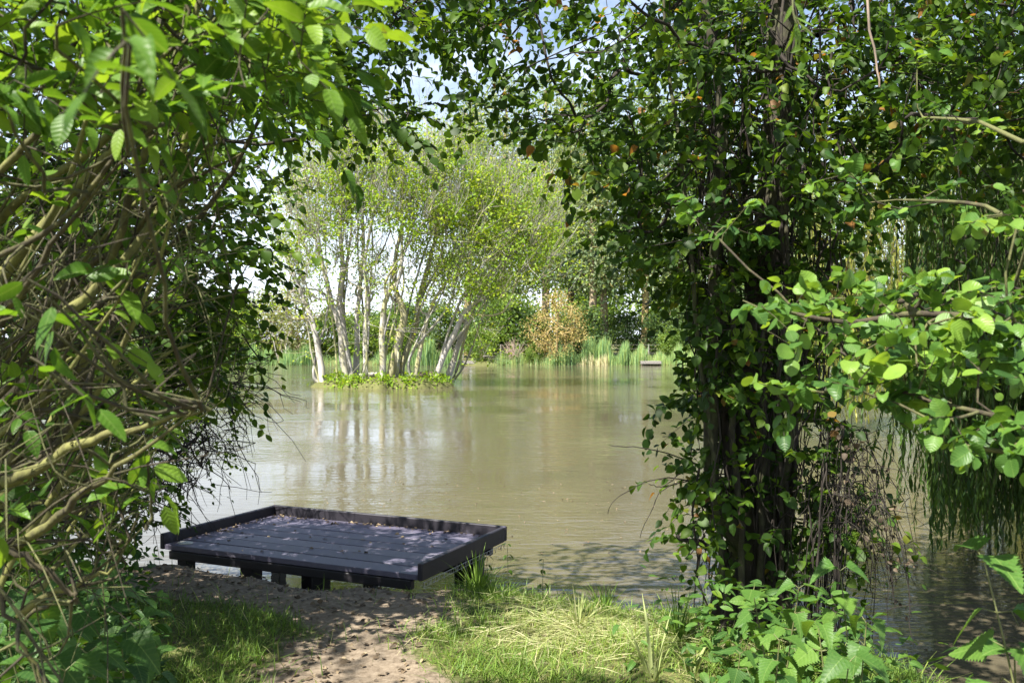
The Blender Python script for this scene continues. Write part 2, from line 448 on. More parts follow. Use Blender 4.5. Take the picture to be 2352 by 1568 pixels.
def grow(trunks, targets, step=.18, r_tip=.004, expo=.46, back=.6, jit=.02, droop=0.0):
    """trunks: list of (polyline, r0, r1). Connects every target to the wood. -> chains [(pts, radii)], end directions per target"""
    pos, par, rmin = [], [], []
    for pts, r0, r1 in trunks:
        prev = -1
        for k, p in enumerate(pts):
            pos.append(p); par.append(prev); prev = len(pos) - 1
            rmin.append(r0 + (r1 - r0) * k / (len(pts) - 1))
    nT = len(pos)
    targets = np.asarray(targets, float).reshape(-1, 3)
    base = np.array(pos)
    dist = np.array([np.min(np.linalg.norm(base - t, axis=1)) for t in targets])
    A = np.zeros((nT + len(targets) * 60, 3)); D = np.zeros_like(A); n = nT
    A[:n] = base
    for k in range(n):
        D[k] = base[k] - base[par[k]] if par[k] >= 0 else (base[k + 1] - base[k])
    D[:n] = norm(D[:n])
    tips = np.zeros(len(targets), int); dirs = np.zeros((len(targets), 3))
    for ti in np.argsort(dist):
        t = targets[ti]; v = t - A[:n]; L = np.linalg.norm(v, axis=1) + 1e-6
        cs = np.einsum('ij,ij->i', v, D[:n]) / L
        k = int(np.argmin(L * (1 + back * (1 - cs))))
        p0 = A[k]; l = L[k]; m = max(2, int(l / step)); m = min(m, 50)
        c = p0 + D[k] * l * .4 + np.array([0, 0, -droop * l])
        prev = k
        s = np.linspace(0, 1, m + 1)[1:]
        seg = (1 - s)[:, None] ** 2 * p0 + 2 * ((1 - s) * s)[:, None] * c + (s ** 2)[:, None] * t
        seg[:-1] += rng.normal(size=(m - 1, 3)) * jit
        for p in seg:
            if n >= len(A): break
            A[n] = p; D[n] = (p - A[prev]) / (np.linalg.norm(p - A[prev]) + 1e-9)
            par.append(prev); rmin.append(0); prev = n; n += 1
        tips[ti] = prev; dirs[ti] = D[prev]
    cnt = np.zeros(n); cnt[tips] += 1
    kids = [[] for _ in range(n)]
    for k in range(n - 1, -1, -1):
        if par[k] >= 0: kids[par[k]].append(k)
    order = np.arange(n - 1, -1, -1)
    for k in order:
        if par[k] >= 0 and par[k] < k: cnt[par[k]] += cnt[k]
    rad = np.maximum(r_tip * np.maximum(cnt, 1) ** expo, 0)
    rad[:nT] = np.maximum(np.array(rmin[:nT]), 0)
    chains = []
    start = [k for k in range(n) if par[k] < 0]
    stack = [(k, None) for k in start]
    while stack:
        k, pre = stack.pop()
        idx = [k]; 
        while kids[idx[-1]]:
            ks = kids[idx[-1]]
            if idx[-1] < nT:
                tr = [q for q in ks if q < nT]
                b = tr[0] if tr else max(ks, key=lambda q: cnt[q])
            else:
                b = max(ks, key=lambda q: cnt[q])
            for q in ks:
                if q != b: stack.append((q, idx[-1]))
            idx.append(b)
        pts = A[idx]; r = rad[idx].copy()
        is_trunk = idx[0] < nT
        if pre is not None:
            pts = np.vstack([A[pre], pts]); r = np.r_[min(r[0] * 1.15, rad[pre]), r]
        r[-1] *= .6
        if len(pts) > 1: chains.append((pts, r, is_trunk))
    return chains, dirs


def wood(chains, mb_trunk, mb_branch, lo=4, tint=None):
    for pts, r, tr in chains:
        s = 10 if r.max() > .08 else (6 if r.max() > .012 else lo)
        t = rng.uniform(0, 1) if tint is None else tint
        (mb_trunk if tr else mb_branch).tube(pts, r, s, t, .05 if r.max() > .03 else 0)


def spray(mb, o, d, L, m, tpl, size, tb=(.2, .8), droop=.25, ang=.9, up=.9, mbt=None, rt=.0022, opp=False, rnd=.5):
    """leafy twigs: origins o, directions d, length L, m leaves each"""
    o = np.asarray(o); N = len(o); d = norm(np.asarray(d) + rng.normal(size=(N, 3)) * .25)
    L = L * rng.uniform(.6, 1.3, N)
    t = np.linspace(.12, 1, m)[None, :] + rng.uniform(-.04, .04, (N, m))
    dr = np.array([0, 0, -1.0])
    pos = o[:, None] + d[:, None] * (L[:, None] * t)[..., None] + dr * (droop * L[:, None] * t ** 2)[..., None]
    tang = norm(d[:, None] + dr * (2 * droop * t)[..., None])
    upv = norm(np.array([0, 0, 1.0]) + rng.normal(size=(N, 1, 3)) * .5)
    side = norm(np.cross(tang, np.broadcast_to(upv, tang.shape)))
    sg = np.where(np.arange(m) % 2, 1.0, -1.0)[None, :, None]
    last = (np.arange(m) == m - 1)[None, :, None]
    a = ang * rng.uniform(.7, 1.25, (N, m, 1)) * ~last
    ld = norm(tang * np.cos(a) + side * sg * np.sin(a) + rng.normal(size=(N, m, 3)) * .18 + dr * .12)
    ln = norm(np.array([0, 0, up]) + S * .35 + rng.normal(size=(N, m, 3)) * rnd)
    sz = size * rng.uniform(.6, 1.2, (N, m)) * (1 - .25 * np.abs(t - .5))
    base = rng.uniform(*tb, (N, 1)); ti = np.clip(base + rng.normal(size=(N, m)) * .14, 0, 1)
    mb.leaves(tpl, pos.reshape(-1, 3), ld.reshape(-1, 3), ln.reshape(-1, 3), sz.ravel(), ti.ravel())
    if mbt is not None:
        for k in range(N):
            mbt.tube(np.vstack([o[k], pos[k, ::max(1, m // 3)]]), np.linspace(rt, rt * .5, len(pos[k, ::max(1, m // 3)]) + 1), 3, .3)


def in_poly(u, v, poly):
    poly = np.array(poly, float); n = len(poly); c = np.zeros(len(u), bool); j = n - 1
    for i in range(n):
        xi, yi = poly[i]; xj, yj = poly[j]
        if yi != yj:
            c ^= ((yi > v) != (yj > v)) & (u < (xj - xi) * (v - yi) / (yj - yi) + xi)
        j = i
    return c


def region(poly, d, n):
    """n points spread through the volume seen inside an outline, between two distances"""
    p = np.array(poly, float); lo, hi = p.min(0), p.max(0)
    u = rng.uniform(lo[0], hi[0], n * 8); v = rng.uniform(lo[1], hi[1], n * 8)
    k = in_poly(u, v, poly); u, v = u[k][:n], v[k][:n]
    ds = rng.uniform(d[0], d[1], len(u))
    return np.stack([(u - 1176) / F * ds, ds, EYE - (v - 784) / F * ds], -1)


LIT = np.array([(.1, 4.6, .45), (.6, 4.6, .45), (.35, 5.1, .45), (.75, 5.2, .45), (-.25, 4.5, .45), (.1, 5.5, .45), (1.0, 4.4, .5), (-.65, 4.45, .42), (-.75, 5.3, .42),
                (-.45, 6.5, .45), (-.1, 7.2, .45), 
                (.75, 2.0, 2.0), (1.0, 2.0, 2.05), (.9, 2.0, 1.85), (.55, 2.1, 2.2), (1.05, 2.0, 2.3), (1.0, 2.0, 1.75), (.6, 2.1, 1.95),
                (-.95, 1.8, 2.55), (-.6, 1.9, 2.5), (-.45, 2.2, 2.3), (-.7, 2.3, 2.75), (-.4, 2.4, 2.6), (1.3, 3.6, .9), (1.0, 1.9, 1.2), (-.6, 1.9, 2.15), (-.9, 1.5, 1.8),
                (1.0, 5, 3.6), (.6, 5, 3.4), (1.6, 5, 3.5), (2.2, 5, 3.2), (-.8, 5.2, 3.8), (0, 5.2, 3.9), (-1.2, 4.6, 3.4), (1.0, 2.05, 1.3), (1.05, 2.05, 1.0),])


def open_to_sun(pts, rad):
    """True where a leaf would leave the sunlit spots below it in the sun"""
    keep = np.ones(len(pts), bool)
    for p in LIT:
        v = pts - p; t = v @ S
        dd = np.linalg.norm(v - t[:, None] * S, axis=1)
        keep &= ~((t > .25) & (dd < rad))
    return keep


# ------------------------------------------------------------------ fishing platform
FL = np.array([-2.72, 7.10]); U = np.array([.911, -.411]); U = U / np.linalg.norm(U); N2 = np.array([-U[1], U[0]])
PW, PD, PZ = 2.28, 1.34, .42
ax = np.array([*U, 0]); ay = np.array([*N2, 0])
pw = lambda a, b, z: np.array([*(FL + U * a + N2 * b), z])
t = thing('fishing_platform', 'low black plastic fishing platform with a raised rim over the pond edge', 'platform', (*FL, 0))
nb = 7
bw = PD / nb
for k in range(nb):
    b = MB(); b.box(pw(PW / 2, bw * (k + .5), PZ - .02 + rng.normal() * .0015), PW - .008, bw - .013, .04, ax, ay, rng.uniform(.3, .9), .004)
    b.build('board', M['deck'], t, False)
rh, rt_ = .120, .038
rims = []
for c, sx, sy in ((pw(-rt_ / 2, PD / 2, PZ - .04 + rh / 2), rt_, PD), (pw(PW + rt_ / 2, PD / 2, PZ - .04 + rh / 2), rt_, PD), (pw(PW / 2, PD + rt_ / 2 + .003, PZ - .04 + rh / 2 + .002), PW + 2 * rt_, rt_)):
    b = MB(); b.box(c, sx, sy, rh, ax, ay, -.4, .006); rims.append(b.build('rim', M['deck'], t, False))
b = MB(); b.box(pw(PW / 2, .028, PZ - .078), PW - .1, .05, .065, ax, ay, .1); b.build('fascia_beam', M['black_plastic'], t, False)
for y in (PD * .5, PD - .06):
    b = MB(); b.box(pw(PW / 2, y, PZ - .095), PW - .1, .05, .10, ax, ay, .1); b.build('joist', M['black_plastic'], t, False)
for a, y, w in ((.14, .10, .10), (.78, .10, .12), (1.0, .55, .12), (1.42, .10, .10), (.14, PD - .12, .1), (PW - .08, PD - .30, .11), (PW - .30, PD - .1, .1), (1.1, PD - .1, .1)):
    b = MB(); b.box(pw(a, y, -.11), w, w, .955, ax, ay, .2); b.build('post', M['black_plastic'], t, False)
b = MB()
for k in range(42):
    a = .02 + k * (PD - .04) / 41
    b.tube([pw(PW + rt_ + .006, a, PZ - .045), pw(PW + rt_ + .008, a + .012 * rng.normal(), PZ - .045 - rng.uniform(.02, .05))], .0022, 4)
b.tube([pw(PW + rt_ + .007, 0, PZ - .048), pw(PW + rt_ + .007, PD, PZ - .048)], .0025, 4)
b.tube([pw(PW + rt_ + .009, 0, PZ - .078), pw(PW + rt_ + .009, PD * .8, PZ - .074)], .002, 4)
net = b.build('wire_netting', M['wire'], t); net.parent = rims[1]; net.location = (0, 0, 0)
b = MB(); th = np.linspace(0, 2 * math.pi, 17)[:-1]
ring = [np.array([pw(.13 + .065 * math.cos(q) * s, .10 + .05 * math.sin(q) * s, PZ + z) for q in th]) for s, z in ((1, .001), (1, .006), (.8, .009), (.05, .009))]
vs = np.vstack(ring); fs = [(k * 16 + i, k * 16 + (i + 1) % 16, k * 16 + 16 + (i + 1) % 16, k * 16 + 16 + i) for k in range(3) for i in range(16)]
b.add(vs, fs); b.build('marker_disc', M['disc'], t)
# litter on the boards, along the rims
b = MB()
n = 210
a = rng.uniform(.02, PW - .02, n); y = PD - np.abs(rng.normal(size=n)) * .05 - .01
k = rng.uniform(size=n)
a = np.where(k < .25, np.abs(rng.normal(size=n)) * .05 + .01, a); y = np.where(k < .25, rng.uniform(.1, PD, n), y)
a = np.where(k > .78, rng.uniform(.1, PW - .1, n), a); y = np.where(k > .78, rng.uniform(.05, PD - .05, n), y)
y = np.clip(y, .02, PD - .01)
pos = np.stack([FL[0] + U[0] * a + N2[0] * y, FL[1] + U[1] * a + N2[1] * y, np.full(n, PZ + .004)], -1)
th = rng.uniform(0, 6.28, n)
b.leaves(L_SMALL, pos, np.stack([np.cos(th), np.sin(th), rng.uniform(-.05, .3, n)], -1), np.array([0, 0, 1.0]) + rng.normal(size=(n, 3)) * .3, rng.uniform(.012, .04, n), rng.uniform(.1, 1, n))
tag(b.build('leaf_litter', M['litter']), 'dry brown leaf litter gathered along the platform rim', 'leaf litter', kind='stuff')

# ------------------------------------------------------------------ grass, litter on the bank
def shore_d(x, y):
    return y - np.interp(x, SH[:, 0], SH[:, 1])


def scatter(n, x0, x1, y0, y1):
    return rng.uniform(x0, x1, n), rng.uniform(y0, y1, n)


b = MB()
x, y = scatter(120000, -4.2, 2.6, 2.6, 7.2)
d = shore_d(x, y); pm = path_mask(x, y)
clump = .5 + .5 * np.sin(x * 5.3 + 2 * np.sin(y * 3.1)) * np.sin(y * 6.1 + x)
keep = (d < -.10) & (rng.uniform(size=len(x)) < (1 - pm) ** 1.5 * (.55 + .45 * clump) + .012)
x, y, d, clump = x[keep], y[keep], d[keep], clump[keep]
edge = np.clip(1 + d / .75, 0, 1) * (x > -.5)
ln = rng.uniform(.03, .085, len(x)) * (1 + .8 * clump) + edge * rng.uniform(0, .20, len(x)) * (rng.uniform(size=len(x)) < .35)
z = hgt(x, y) - .004
th = rng.uniform(0, 6.28, len(x)); lean = rng.uniform(.15, 1.3, len(x))
dd = np.stack([np.cos(th) * lean, np.sin(th) * lean, np.ones(len(x))], -1)
nn = np.stack([-np.cos(th), -np.sin(th), lean * 1.0 + .05], -1)
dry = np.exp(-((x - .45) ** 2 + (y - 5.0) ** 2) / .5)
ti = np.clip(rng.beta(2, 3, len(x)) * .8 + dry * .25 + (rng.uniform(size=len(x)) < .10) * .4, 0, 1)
b.leaves(L_BLADE, np.stack([x, y, z], -1), dd, nn, ln, ti)
tag(b.build('grass', M['grass']), 'short green grass growing on the pond bank', 'grass', kind='stuff')
b = MB()
n = 2200
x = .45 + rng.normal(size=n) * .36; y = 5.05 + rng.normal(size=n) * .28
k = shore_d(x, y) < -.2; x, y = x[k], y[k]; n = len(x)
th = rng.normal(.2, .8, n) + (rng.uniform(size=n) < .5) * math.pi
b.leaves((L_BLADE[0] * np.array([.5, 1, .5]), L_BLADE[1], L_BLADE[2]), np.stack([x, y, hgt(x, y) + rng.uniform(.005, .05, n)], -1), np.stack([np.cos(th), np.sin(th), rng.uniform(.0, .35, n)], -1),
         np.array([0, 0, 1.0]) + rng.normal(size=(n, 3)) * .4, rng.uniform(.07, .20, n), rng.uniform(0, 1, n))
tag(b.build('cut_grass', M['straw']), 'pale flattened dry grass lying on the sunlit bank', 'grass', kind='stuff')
b = MB()
x, y = scatter(8200, -4, 1.6, 3.4, 6.8)
pm = path_mask(x, y); k = (shore_d(x, y) < -.05) & (rng.uniform(size=len(x)) < .10 + .6 * pm * (.35 + .65 * (x < -.8)))
x, y = x[k], y[k]; n = len(x); th = rng.uniform(0, 6.28, n)
b.leaves(L_SMALL, np.stack([x, y, hgt(x, y) + .006], -1), np.stack([np.cos(th), np.sin(th), rng.uniform(-.1, .35, n)], -1), np.array([0, 0, 1.0]) + rng.normal(size=(n, 3)) * .35,
         rng.uniform(.012, .042, n), rng.uniform(0, 1, n) ** 1.3)
tag(b.build('fallen_leaves', M['litter']), 'small dry brown leaves fallen over the trodden earth path', 'leaf litter', kind='stuff')


b = MB()
x, y = scatter(420, -3, 3.4, 5.6, 13); k = shore_d(x, y) > .15; x, y = x[k], y[k]; n = len(x); th = rng.uniform(0, 6.28, n)
b.leaves(L_SMALL, np.stack([x, y, np.full(n, .006)], -1), np.stack([np.cos(th), np.sin(th), 0 * th], -1), np.array([0, 0, 1.0]) + rng.normal(size=(n, 3)) * .08, rng.uniform(.010, .035, n), rng.uniform(.3, 1, n))
tag(b.build('floating_leaves', M['litter']), 'small leaf specks floating on the water near the bank', 'leaf litter', kind='stuff')


# single plants on the bank --------------------------------------------------
def blade_tuft(name, label, cat, u, v, n, L, spread, mat, wid=1.0, tb=(.3, .8), group=None):
    d = 1.6 * F / (v - 784); p = P(u, v, d); p[2] = hgt(p[0], p[1])
    t = thing(name, label, cat, tuple(p), group)
    b = MB(); th = rng.uniform(0, 6.28, n); le = np.abs(rng.normal(size=n)) * spread
    o = p + np.stack([np.cos(th), np.sin(th), 0 * th], -1) * rng.uniform(0, .04, (n, 1))
    o[:, 2] -= .01
    dd = np.stack([np.cos(th) * le, np.sin(th) * le, np.ones(n)], -1)
    tp = (L_BLADE[0] * np.array([wid, 1, .6]), L_BLADE[1], L_BLADE[2])
    b.leaves(tp, o, dd, np.stack([-np.cos(th), -np.sin(th), le + .05], -1), rng.uniform(.6, 1.1, n) * L, rng.uniform(*tb, n))
    b.build('leaf_blades', mat, t)
    return t


blade_tuft('grass_tuft', 'tall green grass tuft beside the right platform post', 'grass tuft', 1095, 1345, 46, .30, .35, M['grass'], tb=(.2, .6))
blade_tuft('iris_clump', 'pale yellow sword shaped leaves standing in the grass near the bottom', 'plant', 1500, 1560, 14, .34, .30, M['straw'], 1.05, (0, .5))
blade_tuft('iris_clump', 'smaller pale leaf fan just right of the sword leaves', 'plant', 1590, 1555, 12, .22, .4, M['straw'], 1.05, (0, .4))
blade_tuft('grass_tuft', 'bright pale grass tuft bending over the middle of the sunlit bank', 'grass tuft', 1330, 1440, 40, .24, .7, M['straw'], 1.0, (0, .7))
blade_tuft('grass_tuft', 'dark green grass tuft on the bank left of the ivy trunk', 'grass tuft', 1560, 1470, 60, .26, .5, M['grass'], 1.0, (0, .4))
blade_tuft('grass_tuft', 'thin green grass tuft at the water edge below the open pond', 'grass tuft', 1390, 1390, 36, .22, .4, M['grass'], 1.0, (.1, .6))


def nettle(label, base, tip, pairs, size, group, mat='nettle_leaf', tb=(.2, .8), name='nettle', cat='nettle', tpl=None, rs=.004, low=.15):
    base = np.array(base); tip = np.array(tip)
    t = thing(name, label, cat, tuple(base), group)
    H = np.linalg.norm(tip - base)
    mid = (base + tip) / 2 + rng.normal(size=3) * .04 * H
    pts = smooth([base, mid, tip], 14)
    b = MB(); b.tube(pts, np.linspace(rs, rs * .45, 14), 6, .5)
    lf = MB(); th0 = rng.uniform(0, 3)
    for k in range(pairs):
        f = low + (1 - low) * k / max(1, pairs - 1)
        p = pts[min(13, int(f * 13))]; sc = size * (1 - .5 * max(0, f - .5)) * rng.uniform(.8, 1.15)
        th = th0 + k * 1.57 + rng.normal() * .2
        for s in (0, math.pi):
            d = np.array([math.cos(th + s), math.sin(th + s), .25 - .3 * (1 - f) + .5 * (f > .93)])
            d /= np.linalg.norm(d)
            q = p + d * sc * .28
            b.tube([p, q], [.0018, .0012], 4, .5)
            d2 = d + np.array([0, -.25, -.8]) + rng.normal(size=3) * .15
            lf.leaves(tpl or L_NETTLE, [q], [d2], [np.array([0, 0, 1.0]) + S * .3 + rng.normal(size=3) * .22], sc, rng.uniform(*tb))
    if name == 'nettle' and low < .5:
        for k in range(6):
            p = pts[11 - k]; th = rng.uniform(0, 6.28)
            b.tube([p, p + np.array([math.cos(th) * .03, math.sin(th) * .03, .01]), p + np.array([math.cos(th) * .045, math.sin(th) * .045, -.02])], [.0018, .002, .0008], 3, .9)
    b.build('stem', M['stem'], t); lf.build('foliage', M[mat], t)
    return t


def on_bank(x, y):
    return np.array([x, y, float(hgt(x, y)) - .01])


# tall nettle lower right
nettle('tall nettle with big toothed leaves rising before dark water at lower right', on_bank(.98, 2.02), P(2262, 1290, 2.1), 7, .155, 'nettles on the bank', tb=(.4, .9), low=.42)
nettle('short nettle top beside the tall nettle at the lower right edge', on_bank(1.18, 2.15), P(2330, 1500, 2.1), 5, .10, 'nettles on the bank', tb=(.3, .8), low=.5)
# bright clump below the ivy trunk
ng = 'nettles below the ivy clad trunk'
for k, (u, v, d, lab) in enumerate([(1730, 1360, 4.15, 'pale bright leaved nettle leftmost below the ivy trunk'), (1835, 1350, 3.9, 'tall green nettle standing in the middle of the clump below the trunk'),
                                    (1930, 1310, 4.1, 'tallest nettle of the clump below the ivy trunk'), (1990, 1430, 3.9, 'rightmost nettle of the clump, against dark water'),
                                    (1880, 1440, 3.7, 'broad leaved nettle at the front of the clump below the trunk'), (1790, 1470, 3.6, 'low dark nettle at the front left of the clump'),
                                    (1950, 1520, 3.5, 'low nettle with heart shaped leaves at the bottom edge'), (1700, 1500, 3.9, 'small nettle among grass at the left of the clump')]):
    d -= .75; tip = P(u, v, d); x = tip[0] + rng.normal() * .05
    nettle(lab, on_bank(x, d + .05), tip, 9, .125 if k != 7 else .08, ng, tb=(.35, .95) if k < 5 else (.1, .6))
# dark nettles lower left
lg = 'nettles at the foot of the left shrub'
nl = [(60, 1290, 2.3, 'dark nettle at the left picture edge under the shrub'), (150, 1320, 2.5, 'dark broad leaved nettle under the lichen covered twig'), (240, 1400, 2.6, 'dark nettle with drooping leaves left of the shaded grass'),
      (320, 1430, 2.8, 'rightmost dark nettle reaching over the shaded grass'), (90, 1430, 2.1, 'low dark nettle in the bottom left corner'), (200, 1500, 2.3, 'low dark nettle on the bottom edge beside the corner one'),
      (300, 1530, 2.5, 'bright toothed nettle on the bottom edge left of the grass'), (30, 1360, 2.6, 'dim nettle behind the corner nettle at far left'), (250, 1290, 3.2, 'dim nettle furthest back under the left shrub')]
for k, (u, v, d) in enumerate(((110, 1370, 2.9), (200, 1340, 3.1), (280, 1480, 2.4), (20, 1480, 2.0), (150, 1540, 2.0), (340, 1520, 2.9), (60, 1540, 1.9))):
    nl.append((u, v, d, 'dark nettle packed inside the clump at the lower left'))
for u, v, d, lab in nl:
    tip = P(u, v, d)
    nettle(lab, on_bank(tip[0] + rng.normal() * .05, d + .1), tip, 8, .125, lg, tb=(0, .6))
def cover(name, label, n, cx, cy, sx, sy, h, size, mat, tb):
    x = cx + rng.normal(size=n) * sx; y = cy + rng.normal(size=n) * sy
    k = (shore_d(x, y) < -.05) & ((x > 0) | (x < -.40 * y + .12 * np.sin(y * 5))); x, y = x[k], y[k]; m = len(x); b = MB()
    th = rng.uniform(0, 6.28, m)
    b.leaves(L_OVATE, np.stack([x, y, hgt(x, y) + h * rng.uniform(.05, 1, m) ** 1.4], -1), np.stack([np.cos(th), np.sin(th), rng.normal(0, .3, m)], -1),
             np.array([0, 0, 1.0]) + S * .3 + rng.normal(size=(m, 3)) * .45, size * rng.uniform(.5, 1.2, m), rng.uniform(*tb, m))
    tag(b.build(name, mat), label, 'ground cover', kind='stuff')
cover('ground_cover', 'dark leafy ground cover under the left shrub', 4200, -2.1, 3.9, .5, 1.0, .45, .075, M['nettle_leaf'], (0, .6))
cover('ground_cover', 'green leafy weeds at the foot of the ivy trunk', 900, 1.25, 4.1, .24, .45, .45, .075, M['nettle_leaf'], (.1, .9))
# thin weeds at the water edge
for u, vt, vb, lab in ((1165, 1250, 1370, 'slender dark weed standing against the water right of the platform'), (1248, 1285, 1385, 'leafy dark weed at the water edge, right of the slender one'), (1120, 1280, 1350, 'thin grassy weed beside the platform post')):
    d = 1.65 * F / (vb - 784); base = P(u, vb, d); base[2] = float(hgt(base[0], base[1])) - .01
    nettle(lab, base, P(u, vt, d), 5, .05, 'weeds at the water edge', 'dark_leaf', (.1, .6), 'weed', 'weed', L_OVATE, .003)

# ------------------------------------------------------------------ left shrub: lichen covered stems, big leaves
t = thing('lichen_shrub', 'big shrub of arching lichen covered stems and large bright leaves at left', 'shrub', (-2.0, 2.2, .4))
tw = MB(); fol = MB()
spec = [([(-420, 1150), (-150, 800), (0, 510), (250, 320), (330, 200), (420, 40)], (2.2, 1.9), .020), ([(-300, 900), (0, 620), (150, 450), (260, 325), (400, 120), (470, -60)], (2.0, 1.8), .022),
        ([(-100, 1300), (120, 950), (250, 700), (350, 500), (425, 280), (450, 120), (520, -80)], (2.4, 2.2), .020), ([(-50, 1350), (180, 900), (280, 725), (420, 560), (520, 440), (600, 280), (700, 120)], (2.6, 2.4), .016),
        ([(-150, 1380), (60, 1000), (160, 760), (260, 560), (340, 330), (350, 150), (330, -60)], (2.1, 1.8), .018), ([(-350, 700), (0, 400), (110, 300), (300, 170), (480, 60)], (1.7, 1.6), .012),
        ([(-30, 1420), (200, 1050), (330, 880), (440, 790)], (2.0, 2.1), .010), ([(-200, 1100), (60, 860), (240, 690), (330, 630)], (1.9, 2.0), .019),
        ([(-60, 1250), (90, 1270), (160, 1350), (175, 1385)], (1.7, 1.7), .011), ([(-80, 1200), (0, 1400), (60, 1510), (110, 1580)], (1.5, 1.5), .007),
        ([(40, 900), (100, 950), (180, 970), (260, 965), (340, 945)], (1.8, 1.9), .008), ([(415, -60), (418, 60), (425, 150), (437, 240)], 1.7, .006),
        ([(-100, 640), (60, 560), (210, 430), (300, 260), (345, 60), (350, -60)], (1.6, 1.5), .008), ([(-200, 800), (60, 700), (300, 640), (420, 600)], (2.3, 2.5), .009),
        ([(-100, 1150), (80, 1060), (200, 880), (280, 700), (310, 540)], (1.8, 2.0), .012), ([(0, 1330), (140, 1130), (150, 900), (230, 740), (330, 520), (470, 380), (540, 260)], (2.5, 2.6), .014)]
ends = []
stems = []
for uv, d, r in spec:
    pts = wiggle(smooth(PP(uv, d), 22), .02); stems.append(pts)
    b = MB(); r *= .72; b.tube(pts, np.linspace(r, r * .35, 22), 8, rng.uniform(.0, 1), .06); b.build('stem', M['bush_bark'], t)
for k in range(60):
    u0, v0 = rng.uniform(-500, 100), rng.uniform(650, 1450); a = rng.uniform(.45, 1.15); L = rng.uniform(400, 900)
    c = rng.uniform(-.25, .35); d0 = rng.uniform(1.7, 3.2)
    uv = [(u0 + L * s * math.cos(a + c * s), v0 - L * s * math.sin(a + c * s)) for s in np.linspace(0, 1, 6)]
    uv = [q for q in uv if q[0] < (560 if q[1] < 950 else 330)]
    if len(uv) < 3: continue
    pts = wiggle(smooth(PP(uv, (d0, d0 + rng.uniform(-.3, .3))), 16), .02); stems.append(pts)
    r = rng.uniform(.005, .013)
    b = MB(); b.tube(pts, np.linspace(r, r * .18, 16), 6, rng.uniform(.1, 1), .05); b.build('stem', M['bush_bark'], t)
allst = np.vstack(stems); alldr = np.vstack([norm(np.gradient(q, axis=0)) for q in stems])
for k in range(680):                                   # dry side twigs
    ki = rng.integers(len(allst)); p = allst[ki]
    d = norm(alldr[ki] * .9 + rng.normal(size=3) * [.5, .3, .45]); L = rng.uniform(.12, .6)
    q = smooth([p, p + d * L * .5 + rng.normal(size=3) * .05, p + d * L + rng.normal(size=3) * .07 - np.array([0, 0, .10 * L])], 7)
    if np.any((q[:, 0] / q[:, 1] * F + 1176) > np.where(q[:, 2] < 1.75, 400, 620)): continue
    tw.tube(q, np.linspace(rng.uniform(.0015, .004), .0008, 7), 4, rng.uniform(0, 1))
    if k % 3 == 0:
        q2 = smooth([q[3], q[3] + norm(rng.normal(size=3)) * L * .3, q[3] + norm(rng.normal(size=3) + d) * L * .5], 5)
        tw.tube(q2, np.linspace(.0016, .0007, 5), 3, rng.uniform(0, 1))
R1 = [(-200, -150), (690, -150), (700, 100), (700, 250), (690, 330), (600, 260), (500, 250), (400, 300), (300, 290), (200, 240), (-200, 280)]
tg = np.vstack([region(R1, (1.3, 2.8), 400), region([(380, 60), (680, 60), (730, 280), (700, 330), (560, 220)], (1.9, 2.6), 34), region([(-250, -500), (800, -500), (700, -120), (-250, -120)], (1.3, 2.6), 6)])
tg = tg[open_to_sun(tg, .05) | (rng.uniform(size=len(tg)) < .8)]
ch, di = grow([(s, .004, .003) for s in stems[:8]], tg, .12, .0012, .4, .6, .008)
for pts, r, tr in ch:
    if not tr: tw.tube(pts, r, 4, rng.uniform(0, .6))
di = norm(di * .5 + rng.normal(size=di.shape) * .45 + [.35, -.1, .35])
spray(fol, tg, di, .15, 8, L_OVATE, .056, (.1, 1.0), .12, .95, 1.0, tw, .0016, rnd=.6)
mid = region([(-100, 300), (420, 300), (560, 420), (480, 620), (300, 820), (380, 1000), (260, 1250), (-100, 1250)], (1.7, 3.0), 110)
spray(fol, mid, rng.normal(size=(110, 3)) * .6 + [.3, 0, .3], .13, 6, L_OVATE, .055, (0, .8), .15, .95, 1.0, tw, .0016, rnd=.6)
low = [(60, 640, 1.25, 4), (60, 720, 1.3, 5), (120, 690, 1.3, 4), (70, 820, 1.25, 5), (200, 760, 1.5, 4), (190, 640, 1.6, 4), (240, 620, 1.7, 3), (330, 1000, 1.75, 6), (340, 1060, 1.75, 3), (250, 1220, 1.8, 6), (205, 1250, 1.8, 4), (10, 1190, 1.4, 3),
       (430, 360, 1.9, 5), (450, 440, 2.0, 5), (380, 350, 1.95, 3), (20, 260, 1.1, 5), (130, 60, 1.1, 4), (300, 90, .78, 4), (280, 20, .85, 4), (60, 150, 1.3, 4), (160, 200, 1.4, 4), (10, 1300, 1.7, 4), (270, 880, 2.2, 4), (240, 960, 2.3, 5), (250, 1110, 2.4, 4)]
for u, v, d, m in low:
    p = P(u, v, d); k = np.argmin(np.linalg.norm(allst - p, axis=1) + .5 * (allst[:, 2] > p[2]))
    q = wiggle(smooth([allst[k], (allst[k] + p) / 2 + np.array([0, 0, -.03]), p], 8), .02)
    tw.tube(q, np.linspace(.004, .002, 8), 5, .5)
    spray(fol, [p], [q[-1] - q[-2]], .11, m, L_OVATE, .070 if d > 1.22 else .056, (.25, .8), .15, 1.0, .9, tw, .0018)
tw.build('twigs', M['twig'], t); fol.build('foliage', M['bush_leaf'], t)

